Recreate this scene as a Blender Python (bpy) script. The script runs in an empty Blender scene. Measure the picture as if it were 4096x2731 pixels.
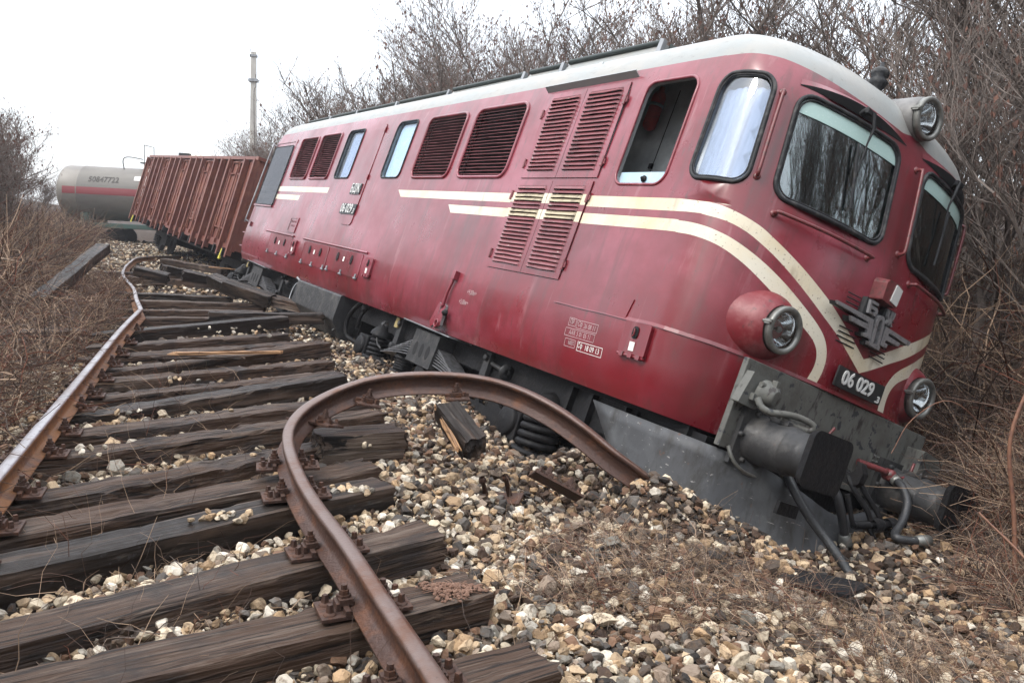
import bpy, math, random, bisect
import numpy as np
from mathutils import Vector, Matrix
from mathutils.geometry import delaunay_2d_cdt
random.seed(7); RNG = np.random.default_rng(11)
SC = bpy.context.scene
COL = SC.collection
R = math.radians
# ------------------------------------------------------------------ camera
cam_d = bpy.data.cameras.new('camera'); cam = bpy.data.objects.new('camera', cam_d); COL.objects.link(cam)
Wm = ((0.9988, 0.0499, 0.0), (0.0067, -0.1335, 0.991), (0.0495, -0.9898, -0.1336))   # image right, image down, view axis -> world
cm = Matrix([[Wm[i][0], -Wm[i][1], -Wm[i][2], 0] for i in range(3)] + [[0, 0, 0, 1]])
cm.translation = Vector((0, 0, 1.5)); cam.matrix_world = cm
cam_d.sensor_width = 36; cam_d.lens = 28.2; cam_d.clip_end = 600; cam_d.clip_start = .05
SC.camera = cam
# ------------------------------------------------------------------ sky and light
SUN_EL, SUN_AZ = R(52), R(-35)
w = bpy.data.worlds.new('World'); SC.world = w; w.use_nodes = True
nt = w.node_tree; nt.nodes.clear()
sky = nt.nodes.new('ShaderNodeTexSky'); sky.sky_type = 'NISHITA'; sky.sun_disc = False
sky.sun_elevation = SUN_EL; sky.sun_rotation = SUN_AZ; sky.air_density = 1; sky.dust_density = 3
b1 = nt.nodes.new('ShaderNodeBackground'); b1.inputs['Strength'].default_value = .06
b2 = nt.nodes.new('ShaderNodeBackground'); b2.inputs['Color'].default_value = (.93, .96, 1.0, 1); b2.inputs['Strength'].default_value = 1.0
tcw = nt.nodes.new('ShaderNodeTexCoord'); sxw = nt.nodes.new('ShaderNodeSeparateXYZ'); nt.links.new(tcw.outputs['Generated'], sxw.inputs[0])
mrw = nt.nodes.new('ShaderNodeMapRange'); mrw.inputs[1].default_value = 0; mrw.inputs[2].default_value = 1; mrw.inputs[3].default_value = .70; mrw.inputs[4].default_value = 2.25; nt.links.new(sxw.outputs['Z'], mrw.inputs[0]); nt.links.new(mrw.outputs[0], b2.inputs['Strength'])   # overcast: brighter overhead
mx = nt.nodes.new('ShaderNodeAddShader'); ow = nt.nodes.new('ShaderNodeOutputWorld')
nt.links.new(sky.outputs[0], b1.inputs[0]); nt.links.new(b1.outputs[0], mx.inputs[0]); nt.links.new(b2.outputs[0], mx.inputs[1]); nt.links.new(mx.outputs[0], ow.inputs[0])
sd = bpy.data.lights.new('sun', 'SUN'); sd.energy = 1.5; sd.angle = R(12); sd.color = (1, .96, .9)
so = bpy.data.objects.new('sun', sd); COL.objects.link(so)
sdir = Vector((math.sin(SUN_AZ) * math.cos(SUN_EL), math.cos(SUN_AZ) * math.cos(SUN_EL), math.sin(SUN_EL)))
sdir = Vector((-.62, -.35, .85)).normalized()
so.rotation_euler = sdir.to_track_quat('Z', 'Y').to_euler()
sky.sun_elevation = math.asin(sdir.z); sky.sun_rotation = math.atan2(sdir.x, sdir.y)
vs = SC.view_settings; vs.view_transform = 'Standard'; vs.look = 'None'; vs.exposure = 0.54; vs.gamma = 1
SC.cycles.max_bounces = 6

# ------------------------------------------------------------------ materials
def M(name, col, rough=.6, metal=0, var=(), bump=None, spec=.5, attr=None, stretch=None, coat=0, back=None, rvar=0, orand=0):
    """procedural material: base colour varied by noise layers (scale, colour, lo, hi, (sx,sy,sz))"""
    m = bpy.data.materials.new(name); m.use_nodes = True; t = m.node_tree; N = t.nodes; Lk = t.links
    p = N['Principled BSDF']; p.inputs['Roughness'].default_value = rough; p.inputs['Metallic'].default_value = metal
    p.inputs['Specular IOR Level'].default_value = spec; p.inputs['Coat Weight'].default_value = coat; p.inputs['Coat Roughness'].default_value = .16
    tc = N.new('ShaderNodeTexCoord')
    if attr:
        a = N.new('ShaderNodeAttribute'); a.attribute_name = attr; cur = a.outputs['Color']
    else:
        rgb = N.new('ShaderNodeRGB'); rgb.outputs[0].default_value = (*col, 1); cur = rgb.outputs[0]
    for i, v in enumerate(var):
        sc, c2, lo, hi = v[:4]; st = v[4] if len(v) > 4 else (1, 1, 1)
        mp = N.new('ShaderNodeMapping'); mp.inputs['Scale'].default_value = st; mp.inputs['Location'].default_value = (i * 3.1, i * 1.7, i * 5.3)
        if orand:
            oi = N.new('ShaderNodeObjectInfo'); ad = N.new('ShaderNodeVectorMath'); ad.operation = 'MULTIPLY_ADD'
            ad.inputs[1].default_value = (7, 7, 7); Lk.new(oi.outputs['Random'], ad.inputs[0]); Lk.new(tc.outputs['Object'], ad.inputs[2]); Lk.new(ad.outputs[0], mp.inputs[0])
        else: Lk.new(tc.outputs['Object'], mp.inputs[0])
        n = N.new('ShaderNodeTexNoise'); n.inputs['Scale'].default_value = sc; n.inputs['Detail'].default_value = 8; n.inputs['Roughness'].default_value = .62
        Lk.new(mp.outputs[0], n.inputs['Vector'])
        r = N.new('ShaderNodeMapRange'); r.inputs[1].default_value = lo; r.inputs[2].default_value = hi; Lk.new(n.outputs['Fac'], r.inputs[0])
        mi = N.new('ShaderNodeMix'); mi.data_type = 'RGBA'; Lk.new(r.outputs[0], mi.inputs[0]); Lk.new(cur, mi.inputs[6]); mi.inputs[7].default_value = (*c2, 1)
        cur = mi.outputs[2]; lastn = n
    if back:
        g = N.new('ShaderNodeNewGeometry'); mi = N.new('ShaderNodeMix'); mi.data_type = 'RGBA'; Lk.new(g.outputs['Backfacing'], mi.inputs[0]); Lk.new(cur, mi.inputs[6]); mi.inputs[7].default_value = (*back, 1); cur = mi.outputs[2]
    Lk.new(cur, p.inputs['Base Color'])
    if rvar and var:
        r = N.new('ShaderNodeMapRange'); r.inputs[1].default_value = .3; r.inputs[2].default_value = .7; r.inputs[3].default_value = rough - rvar; r.inputs[4].default_value = rough + rvar
        Lk.new(lastn.outputs['Fac'], r.inputs[0]); Lk.new(r.outputs[0], p.inputs['Roughness'])
    if bump:
        mp = N.new('ShaderNodeMapping'); mp.inputs['Scale'].default_value = bump[2] if len(bump) > 2 else (1, 1, 1); Lk.new(tc.outputs['Object'], mp.inputs[0])
        n = N.new('ShaderNodeTexNoise'); n.inputs['Scale'].default_value = bump[0]; n.inputs['Detail'].default_value = 6; Lk.new(mp.outputs[0], n.inputs['Vector'])
        b = N.new('ShaderNodeBump'); b.inputs['Strength'].default_value = bump[1]; b.inputs['Distance'].default_value = .02
        Lk.new(n.outputs['Fac'], b.inputs['Height']); Lk.new(b.outputs[0], p.inputs['Normal'])
    return m
def glass(name, tint, base=.06, k=.9):
    m = bpy.data.materials.new(name); m.use_nodes = True; t = m.node_tree; N = t.nodes; N.clear(); L = t.links
    tr = N.new('ShaderNodeBsdfTransparent'); tr.inputs[0].default_value = (*tint, 1)
    gl = N.new('ShaderNodeBsdfGlossy'); gl.inputs['Roughness'].default_value = .03; gl.inputs[0].default_value = (.9, .93, .95, 1)
    lw = N.new('ShaderNodeLayerWeight'); lw.inputs[0].default_value = .5
    mr = N.new('ShaderNodeMapRange'); mr.inputs[3].default_value = base; mr.inputs[4].default_value = k; L.new(lw.outputs['Fresnel'], mr.inputs[0])
    mi = N.new('ShaderNodeMixShader'); L.new(mr.outputs[0], mi.inputs[0]); L.new(tr.outputs[0], mi.inputs[1]); L.new(gl.outputs[0], mi.inputs[2])
    o = N.new('ShaderNodeOutputMaterial'); L.new(mi.outputs[0], o.inputs[0]); return m
RED = M('red_paint', (.165, .007, .014), .33, var=[(.9, (.27, .060, .085), .43, .68, (.5, .5, 1)), (5, (.30, .13, .14), .60, .78, (1.6, 1.6, .2)), (1.6, (.10, .010, .014), .46, .72, (.6, .6, .5)), (3.4, (.085, .022, .022), .52, .74, (1.8, 1.8, .2)), (14, (.08, .03, .028), .60, .74, (1, 1, .3)), (55, (.035, .025, .022), .655, .70), (1.2, (.16, .02, .03), .5, .9)], bump=(2.6, .16), coat=.36, back=(.2, .21, .21), rvar=.12)
CREAM = M('cream_stripe_paint', (.60, .56, .46), .38, var=[(1.3, (.55, .44, .26), .42, .7), (45, (.13, .08, .06), .62, .68), (5, (.34, .28, .2), .58, .74, (1, 1, .3))], back=(.09, .1, .1), coat=.1)
ROOF = M('silver_roof_paint', (.25, .265, .26), .42, var=[(2.2, (.30, .28, .25), .4, .75, (1, 1, 1)), (18, (.16, .15, .14), .62, .78, (.4, 1, 1))], bump=(3, .1), back=(.09, .1, .1), rvar=.1)
RUBBER = M('black_rubber', (.014, .015, .017), .55, var=[(12, (.09, .085, .08), .5, .8)], bump=(40, .2), spec=0.3)
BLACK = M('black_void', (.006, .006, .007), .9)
DKGREY = M('dark_grey_paint', (.030, .030, .031), .48, var=[(5, (.085, .080, .074), .50, .75), (13, (.09, .045, .028), .68, .76), (30, (.02, .018, .018), .6, .75)], bump=(18, .25), rvar=.12, spec=0.3)
BEAMG = M('chipped_grey_paint', (.105, .106, .096), .55, var=[(3, (.060, .055, .048), .45, .7), (9, (.030, .032, .036), .585, .61), (16, (.035, .030, .028), .57, .66, (1, 1, .35)), (45, (.22, .18, .14), .68, .73)], bump=(24, .25), spec=0.3)
GALV = M('worn_light_grey_metal', (.26, .27, .28), .40, .35, var=[(6, (.12, .12, .125), .45, .75, (1, 1, .4))], bump=(25, .15), rvar=.1)
STEEL = M('cast_plate_metal', (.30, .30, .31), .38, .55, var=[(25, (.16, .15, .15), .5, .7)])
CHROME = M('lamp_reflector', (.8, .82, .84), .09, 1)
RIM = M('lamp_rim_metal', (.20, .20, .185), .42, .5, var=[(14, (.10, .10, .09), .45, .7)])
BOGIE = M('grimy_black_iron', (.012, .012, .013), .5, var=[(9, (.022, .020, .019), .5, .75), (40, (.012, .010, .010), .55, .7)], bump=(30, .3), rvar=.15, spec=0.12)
PLOUGH = M('scuffed_plough_grey', (.058, .060, .064), .52, .0, var=[(1.8, (.11, .115, .12), .50, .72), (7, (.03, .028, .026), .50, .70, (1, 1, .4)), (24, (.26, .25, .24), .64, .70, (1, .25, 1.6)), (12, (.10, .05, .03), .66, .74)], bump=(9, .2), spec=0.3)
RUSTD = M('dark_rust', (.060, .034, .026), .6, .2, var=[(14, (.10, .045, .026), .5, .7), (50, (.03, .02, .018), .55, .7)], bump=(60, .3), spec=0.25)
RUSTRAIL = M('rusty_rail_steel', (.066, .034, .025), .5, .25, var=[(7, (.14, .056, .026), .5, .72, (1, 1, 1)), (45, (.045, .028, .024), .56, .7)], bump=(50, .25), rvar=.1)
HEADTOP = M('worn_railhead_steel', (.15, .105, .09), .38, .6, var=[(5, (.12, .055, .032), .48, .66), (60, (.08, .05, .04), .6, .7)], bump=(50, .12))
SHINY = M('polished_railhead_steel', (.34, .32, .33), .36, .7, var=[(4, (.17, .12, .10), .45, .68), (40, (.10, .06, .045), .58, .70)])
RUSTOR = M('orange_rust', (.20, .085, .03), .6, .1, var=[(8, (.09, .045, .03), .45, .65)], bump=(50, .3))
WAGRED = M('wagon_oxide_paint', (.135, .040, .028), .55, var=[(3, (.20, .075, .045), .45, .7), (14, (.09, .035, .028), .52, .7, (1, 1, .3))], bump=(12, .15))
TANKG = M('tank_grey_paint', (.175, .16, .138), .5, var=[(1.5, (.12, .108, .096), .45, .75, (.3, 1, 1)), (8, (.14, .12, .11), .6, .8, (1.5, 1.5, .3))])
TANKC = M('tank_cream_paint', (.66, .64, .54), .5)
TANKR = M('tank_red_band', (.19, .04, .045), .5)
ROOFG = M('dark_roof_fittings', (.018, .026, .024), .5, spec=.3)
GREEN = M('green_underframe', (.035, .075, .062), .6, var=[(5, (.06, .06, .05), .5, .7)])
CONC = M('pole_concrete', (.42, .40, .36), .85, var=[(3, (.30, .28, .26), .45, .7, (1, 1, .2))], bump=(12, .3))
WOOD = M('weathered_sleeper_wood', (.058, .035, .024), .6, var=[(9, (.125, .095, .075), .50, .68, (.10, 1.8, .5)), (26, (.012, .009, .008), .50, .60, (.05, 2.2, 1.0)), (60, (.12, .09, .07), .54, .72, (.10, 1.2, 1.2)), (9, (.010, .008, .007), .62, .65, (.14, 5, .6)), (2.2, (.028, .022, .020), .52, .66), (3, (.17, .085, .04), .68, .76, (.2, 1, 1))], bump=(44, 1.0, (.07, 1.8, 1.2)), orand=1, rvar=.1, spec=0.18)
WOODB = M('tarred_sleeper_wood', (.016, .012, .010), .5, spec=.15, var=[(9, (.070, .048, .036), .50, .66, (.12, 1.8, .8)), (40, (.085, .07, .058), .60, .74, (.15, 1.2, 1)), (14, (.045, .045, .046), .62, .72)], bump=(20, .9, (.12, 1.6, 1)), orand=1, rvar=.12)
SPLINT = M('fresh_split_wood', (.34, .19, .09), .7, var=[(20, (.16, .09, .05), .45, .65, (.1, 2, 1))], bump=(30, .6, (.1, 2, 1)))
STONE = M('ballast_stone', (.3, .3, .3), .62, attr='Col', var=[(30, (.10, .065, .042), .50, .70), (70, (.04, .03, .025), .60, .74)], bump=(55, .35), spec=0.12)
DIRT = M('dark_ballast_soil', (.040, .027, .020), .9, var=[(3, (.062, .044, .034), .45, .7), (40, (.11, .085, .06), .58, .7)], bump=(26, 1), spec=0.12)
STEM = M('dry_stem', (.1, .07, .05), .75, attr='Col', spec=0.12)
BARK = M('bare_tree_bark', (.135, .112, .098), .8, var=[(8, (.16, .13, .115), .45, .7)], bump=(30, .5), spec=0.12)
REDM = M('matt_red_paint', (.150, .010, .016), .46, var=[(5, (.24, .08, .08), .50, .74), (18, (.06, .03, .028), .56, .72)], bump=(14, .15))
LEAF = M('withered_leaf', (.13, .060, .040), .8, var=[(5, (.06, .035, .03), .4, .7)])
GREYIN = M('cab_grey_lining', (.60, .63, .63), .6, var=[(3, (.32, .34, .34), .4, .7)])
PALEBL = M('pale_blue_panel_and_sky', (.36, .52, .62), .5, var=[(6, (.45, .52, .56), .5, .62)])
CURT = M('pale_blue_curtain', (.27, .33, .43), .8, var=[(6, (.17, .22, .31), .4, .7, (5, 5, .4))])
TEAL = M('pale_teal_sun_film', (.36, .50, .47), .25, var=[(60, (.5, .6, .58), .6, .7)])
REDEX = M('red_enamel', (.42, .025, .02), .35, var=[(9, (.10, .02, .02), .5, .7)])
WHITE = M('white_paint', (.70, .68, .64), .6)
WHITEF = M('faded_white_stencil', (.42, .30, .30), .6)
YEL = M('yellow_paint', (.62, .55, .08), .5)
BRASS = M('dull_yellow_tag', (.32, .25, .10), .6)
GLASS = glass('window_glass', (.42, .50, .48), .10, .8)
GLASSD = glass('dark_reflecting_glass', (.42, .40, .42), .05, .30)
GLASSW = glass('side_window_glass', (.95, .97, 1), .03, .13)
GLASSL = glass('lamp_glass', (.92, .95, .95), .08, .7)

# ------------------------------------------------------------------ mesh helpers
class MB:
    def __init__(s): s.v = []; s.f = []; s.m = []; s.sm = []
    def add(s, vs, fs, m=0, smooth=False):
        k = len(s.v); s.v += [tuple(v) for v in vs]; s.f += [tuple(i + k for i in f) for f in fs]
        s.m += [m] * len(fs); s.sm += [smooth] * len(fs)
    def box(s, c, size, rot=None, m=0, taper=1):
        x, y, z = (q / 2 for q in size); P = []
        for sz in (-1, 1):
            k = taper if sz > 0 else 1
            P += [Vector((-x * k, -y * k, sz * z)), Vector((x * k, -y * k, sz * z)), Vector((x * k, y * k, sz * z)), Vector((-x * k, y * k, sz * z))]
        if rot is not None: P = [rot @ p for p in P]
        s.add([p + Vector(c) for p in P], [(3, 2, 1, 0), (4, 5, 6, 7), (0, 1, 5, 4), (1, 2, 6, 5), (2, 3, 7, 6), (3, 0, 4, 7)], m)
    def tube(s, pts, rad, n=8, m=0, cap=True, smooth=True):
        pts = [Vector(p) for p in pts]; k0 = len(pts); rads = rad if hasattr(rad, '__len__') else [rad] * k0
        t0 = (pts[1] - pts[0]).normalized(); u = t0.cross(Vector((0, 0, 1)))
        if u.length < .05: u = t0.cross(Vector((0, 1, 0)))
        u.normalize(); V = []
        for i, p in enumerate(pts):
            t = (pts[min(i + 1, k0 - 1)] - pts[max(i - 1, 0)]).normalized()
            u = (u - t * u.dot(t)).normalized(); b = t.cross(u)
            for j in range(n):
                a = 2 * math.pi * j / n; V.append(p + (u * math.cos(a) + b * math.sin(a)) * rads[i])
        F = [(i * n + j, i * n + (j + 1) % n, (i + 1) * n + (j + 1) % n, (i + 1) * n + j) for i in range(k0 - 1) for j in range(n)]
        s.add(V, F, m, smooth)
        if cap: s.add(V[:n], [tuple(range(n))[::-1]], m); s.add(V[-n:], [tuple(range(n))], m)
    def lathe(s, c, axis, prof, n=32, m=0, smooth=True):
        """prof: (distance along the axis, radius)"""
        a = Vector(axis).normalized(); u = a.cross(Vector((0, 0, 1)))
        if u.length < .05: u = a.cross(Vector((0, 1, 0)))
        u.normalize(); b = a.cross(u); V = []
        for d, r in prof:
            for j in range(n):
                q = 2 * math.pi * j / n; V.append(Vector(c) + a * d + (u * math.cos(q) + b * math.sin(q)) * max(r, 1e-4))
        F = [(i * n + j, i * n + (j + 1) % n, (i + 1) * n + (j + 1) % n, (i + 1) * n + j) for i in range(len(prof) - 1) for j in range(n)]
        s.add(V, F, m, smooth)
    def prism(s, poly, holes, fn, m=0):
        """extrude a 2-D polygon with holes; fn(a, b, k) -> 3-D point, k = 0 back / 1 front"""
        vs, tr = cdt(poly, holes, [])
        k = len(vs)
        s.add([fn(p[0], p[1], 1) for p in vs], tr, m); s.add([fn(p[0], p[1], 0) for p in vs], [t[::-1] for t in tr], m)
        for lp in [poly] + list(holes):
            n = len(lp); s.add([fn(p[0], p[1], 0) for p in lp] + [fn(p[0], p[1], 1) for p in lp], [(i, (i + 1) % n, n + (i + 1) % n, n + i) for i in range(n)], m)
    def xf(s, M4, start=0):
        s.v[start:] = [tuple(M4 @ Vector(v)) for v in s.v[start:]]
def area(p): return sum(p[i][0] * p[(i + 1) % len(p)][1] - p[(i + 1) % len(p)][0] * p[i][1] for i in range(len(p))) / 2
def inside(p, poly):
    x, y = p; c = False; n = len(poly); j = n - 1
    for i in range(n):
        xi, yi = poly[i]; xj, yj = poly[j]
        if (yi > y) != (yj > y) and x < (xj - xi) * (y - yi) / (yj - yi) + xi: c = not c
        j = i
    return c
def cdt(outer, holes, extra, lines=()):
    P = []; E = []
    for lp in [outer] + list(holes):
        k = len(P); n = len(lp); P += [Vector(p) for p in lp]; E += [(k + i, k + (i + 1) % n) for i in range(n)]
    for ln in lines:
        k = len(P); P += [Vector(p) for p in ln]; E += [(k + i, k + i + 1) for i in range(len(ln) - 1)]
    P += [Vector(p) for p in extra]
    vs, es, fs, *_ = delaunay_2d_cdt(P, E, [], 0, 1e-5)
    out = []
    bb = [(min(p[0] for p in h), max(p[0] for p in h), min(p[1] for p in h), max(p[1] for p in h)) for h in holes]
    for f in fs:
        c = (sum(vs[i][0] for i in f) / 3, sum(vs[i][1] for i in f) / 3)
        if not inside(c, outer): continue
        if any(b[0] < c[0] < b[1] and b[2] < c[1] < b[3] and inside(c, h) for b, h in zip(bb, holes)): continue
        a = area([vs[i] for i in f]); out.append(tuple(f) if a > 0 else tuple(f)[::-1])
    return [tuple(v) for v in vs], out
def mkmesh(name, mb, mats):
    me = bpy.data.meshes.new(name); me.from_pydata(mb.v, [], mb.f)
    if not isinstance(mats, (list, tuple)): mats = [mats]
    for m in mats: me.materials.append(m)
    me.polygons.foreach_set('material_index', mb.m); me.polygons.foreach_set('use_smooth', mb.sm); me.update()
    return me
def obj(name, mb, mats, parent=None, bevel=0, label=None):
    o = bpy.data.objects.new(name, mkmesh(name, mb, mats)); COL.objects.link(o)
    if parent: o.parent = parent
    if bevel:
        b = o.modifiers.new('bevel', 'BEVEL'); b.width = bevel; b.segments = 2; b.limit_method = 'ANGLE'; b.angle_limit = R(35)
    if label: o['label'] = label
    return o
def tag(o, label=None, cat=None, group=None, kind=None):
    for k, v in (('label', label), ('category', cat), ('group', group), ('kind', kind)):
        if v: o[k] = v
    return o
def empty(name, mat=None, loc=(0, 0, 0), rz=0, **kw):
    o = bpy.data.objects.new(name, None); COL.objects.link(o); o.empty_display_size = .2
    if mat is not None: o.matrix_world = mat
    else: o.location = loc; o.rotation_euler = (0, 0, rz)
    return tag(o, **kw)
def npmesh(name, V, F, mat, col=None, smooth=False, nper=3):
    """fast mesh from numpy arrays; F (n, nper); col per vertex"""
    me = bpy.data.meshes.new(name); me.vertices.add(len(V)); me.vertices.foreach_set('co', np.asarray(V, np.float32).ravel())
    n = len(F); me.loops.add(n * nper); me.loops.foreach_set('vertex_index', np.asarray(F, np.int32).ravel())
    me.polygons.add(n); me.polygons.foreach_set('loop_start', np.arange(0, n * nper, nper, dtype=np.int32)); me.polygons.foreach_set('loop_total', np.full(n, nper, np.int32))
    me.polygons.foreach_set('use_smooth', np.full(n, smooth)); me.materials.append(mat)
    me.update(calc_edges=True)
    if col is not None:
        a = me.color_attributes.new('Col', 'FLOAT_COLOR', 'POINT'); c = np.ones((len(V), 4), np.float32); c[:, :3] = col; a.data.foreach_set('color', c.ravel())
    return me
def catmull(P, n=6):
    P = [Vector(p) for p in P]; Q = [P[0] * 2 - P[1]] + P + [P[-1] * 2 - P[-2]]; out = []
    for i in range(1, len(Q) - 2):
        a, b, c, d = Q[i - 1:i + 3]
        for k in range(n):
            t = k / n; out.append(.5 * ((2 * b) + (c - a) * t + (2 * a - 5 * b + 4 * c - d) * t * t + (3 * b - a - 3 * c + d) * t ** 3))
    out.append(P[-1]); return out
def text_mesh(txt, size, depth=.004, sx=1, bold=.018):
    c = bpy.data.curves.new('t', 'FONT'); c.body = txt; c.size = size; c.extrude = depth; c.align_x = 'CENTER'; c.align_y = 'CENTER'; c.resolution_u = 3; c.offset = size * bold
    o = bpy.data.objects.new('t', c); COL.objects.link(o); bpy.context.view_layer.update()
    me = bpy.data.meshes.new_from_object(o.evaluated_get(bpy.context.evaluated_depsgraph_get()))
    V = [(v.co.x * sx, v.co.y, v.co.z) for v in me.vertices]; F = [tuple(p.vertices) for p in me.polygons]
    bpy.data.objects.remove(o); bpy.data.curves.remove(c); bpy.data.meshes.remove(me)
    return V, F

# ------------------------------------------------------------------ terrain
def xl(y): return np.where(y <= 11.6, -1.1 - .372 * y, -5.42 - .47 * (y - 11.6))
HP = np.array([(-60, 5), (-20, 3.2), (-9, 1.5), (-4, .45), (-1.5, -.02), (-.6, -.155), (2.2, -.17), (3.3, -.32), (4.2, -.47), (5.4, -.70), (6.9, -.78), (8.0, -.35), (10, .7), (14, 2.0), (30, 3.6), (60, 5)])
def gh(x, y):
    x = np.asarray(x, float); y = np.asarray(y, float); d = (x - xl(y)) * .93
    near = np.clip((6.2 - y) / 2.5, 0, 1) * (d > 3)                       # the right bank comes closer near the camera
    d2 = d + near * np.clip(d - 3.6, 0, 1.6)
    z = np.interp(d2, HP[:, 0], HP[:, 1])
    z = z + .035 * np.sin(x * 2.1 + y * 1.3) * np.cos(y * 1.7 - x) + .02 * np.sin(5.1 * x - 3.3 * y) 
    ax, ay, bx, by = .65, 5.95, 1.75, 5.05; t = np.clip(((x - ax) * (bx - ax) + (y - ay) * (by - ay)) / ((bx - ax) ** 2 + (by - ay) ** 2), 0, 1)
    z = z + .22 * (1 - .4 * t) * np.exp(-((x - ax - t * (bx - ax)) ** 2 + (y - ay - t * (by - ay)) ** 2) / .16)   # ballast heaped against the plough
    z = z + np.clip((y - 25) / 30, 0, 1) * .4
    z = z - .16 * np.exp(-((x - .1) ** 2 + (y - 7.05) ** 2) / .30)
    z = z + .20 * np.exp(-((x - 1.0) ** 2 + (y - 5.2) ** 2) / .06)
    return z
def build_ground():
    xs = np.concatenate([np.arange(-70, -16, 1.5), np.arange(-16, 8, .16), np.arange(8, 70, 1.5)]); ys = np.concatenate([np.arange(-30, 0, 1.5), np.arange(0, 18, .16), np.arange(18, 50, .5), np.arange(50, 300, 6)])
    X, Y = np.meshgrid(xs, ys); Z = gh(X, Y); nx = len(xs); ny = len(ys)
    V = np.stack([X, Y, Z], -1).reshape(-1, 3); i = np.arange(nx * ny).reshape(ny, nx)
    F = np.stack([i[:-1, :-1], i[:-1, 1:], i[1:, 1:], i[1:, :-1]], -1).reshape(-1, 4)
    o = bpy.data.objects.new('ground', npmesh('ground', V, F, DIRT, None, True, 4)); COL.objects.link(o); tag(o, kind='structure')
build_ground()
def inview(P, margin=.35):
    q = P - np.array([0, 0, 1.5]); c = q @ np.array(Wm)
    z = c[:, 2]; u = c[:, 0] / np.maximum(z, .1); v = c[:, 1] / np.maximum(z, .1)
    return (z > .4) & (np.abs(u) < .64 + margin / np.maximum(z, .5) + .06) & (np.abs(v) < .43 + margin / np.maximum(z, .5) + .04)
# ---- locomotive body surface

# v, half width, z, front x
PROF=[(0.96,1.36,0.98,-.02),(1.08,1.42,1.08,0.0),(1.25,1.47,1.25,.015),(1.5,1.5,1.5,.03),(1.9,1.5,1.9,.03),(2.5,1.5,2.5,0.0),(2.77,1.5,2.77,-.04),(3.58,1.5,3.58,-.15),
(3.75,1.48,3.75,-.19),(3.92,1.455,3.91,-.25),(4.1,1.40,4.055,-.40),(4.28,1.27,4.17,-.64),(4.5,1.08,4.27,-1.0),(4.75,.86,4.335,-1.45),(5.1,.52,4.385,-2.1),(5.62,0.0,4.41,-2.9)]
XM=-7.65
NN=2.3
def _tab():
    pts=[]
    for i in range(401):
        a=math.pi/2*i/400
        pts.append((math.cos(a)**(2/NN),math.sin(a)**(2/NN)))
    # param from side (fx=0,fy=1) to front (fx=1,fy=0)
    pts=pts[::-1];L=[0]
    for p,q in zip(pts,pts[1:]):
        L.append(L[-1]+math.hypot((p[0]-q[0])*.83,(p[1]-q[1])*1.5))
    return pts,L
_TP,_TL=_tab()
NL=_TL[-1]   # nose length
US=-.8;UF=US+NL
def lerp_tab(v):
    if v<=PROF[0][0]: return PROF[0][1:]
    for a,b in zip(PROF,PROF[1:]):
        if v<=b[0]:
            t=(v-a[0])/(b[0]-a[0]);return tuple(x+(y-x)*t for x,y in zip(a[1:],b[1:]))
    return PROF[-1][1:]
def _smooth(v):
    # light smoothing of the profile
    a=lerp_tab(v-.06);b=lerp_tab(v);c=lerp_tab(v+.06)
    return tuple((x+2*y+z)/4 for x,y,z in zip(a,b,c)) if 1.0<v<5.5 else b

def S(u,v,off=0.0):
    """near-side (y<0) body surface; u = x on the straight side, wraps round the nose"""
    m=False
    if u<XM: u=2*XM-u;m=True
    W,z,Xf=_smooth(v)
    Xs=US+min(0.0,Xf+.155) if v>3.58 else US
    if u<=US:
        x=u if Xs>=US-1e-9 else XM+(u-XM)*(Xs-XM)/(US-XM); y=-W
    else:
        d=min(u-US,NL);i=min(bisect.bisect_right(_TL,d),400)
        t=(d-_TL[i-1])/max(1e-9,_TL[i]-_TL[i-1]);p,q=_TP[i-1],_TP[i]
        fx=p[0]+(q[0]-p[0])*t;fy=p[1]+(q[1]-p[1])*t
        x=Xs+(Xf-Xs)*fx;y=-W*fy
    if m: x=2*XM-x
    if off:
        nx,ny,nz=N(2*XM-u if m else u,v)
        return (x+nx*off,y+ny*off,z+nz*off)
    return (x,y,z)
def N(u,v):
    e=.004
    a=S(u-e,v);b=S(u+e,v);c=S(u,v-e);d=S(u,v+e)
    if u+e>UF: b=S(UF,v)
    ux,uy,uz=(b[i]-a[i] for i in range(3));vx,vy,vz=(d[i]-c[i] for i in range(3))
    n=(uy*vz-uz*vy,uz*vx-ux*vz,ux*vy-uy*vx);l=math.sqrt(sum(k*k for k in n)) or 1
    return tuple(k/l for k in n)
# ================================================================== LOCOMOTIVE (local frame: x to the nose, -y the near side, z up from rail level)
LM = Matrix(((0.5122, 0.8066, 0.2951, 2.17), (-0.8583, 0.4928, 0.1429, 5.963), (-0.0301, -0.3265, 0.9447, -1.159), (0, 0, 0, 1)))
q_ = LM.to_quaternion(); LM = Matrix.Translation(LM.translation) @ q_.to_matrix().to_4x4()
loco = empty('locomotive', LM, label='red diesel locomotive with cream stripes tilted off the torn track', cat='locomotive')
def rr(u0, u1, v0, v1, r, n=6):
    P = []
    for cx, cy, a0 in ((u1 - r, v0 + r, -90), (u1 - r, v1 - r, 0), (u0 + r, v1 - r, 90), (u0 + r, v0 + r, 180)):
        for k in range(n + 1):
            a = R(a0 + 90 * k / n); P.append((cx + r * math.cos(a), cy + r * math.sin(a)))
    return P
def dens(P, st=.12, closed=True):
    out = []; n = len(P)
    for i in range(n if closed else n - 1):
        a, b = P[i], P[(i + 1) % n]; k = max(1, int(math.hypot(b[0] - a[0], b[1] - a[1]) / st)); out += [(a[0] + (b[0] - a[0]) * j / k, a[1] + (b[1] - a[1]) * j / k) for j in range(k)]
    if not closed: out.append(P[-1])
    return out
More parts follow.
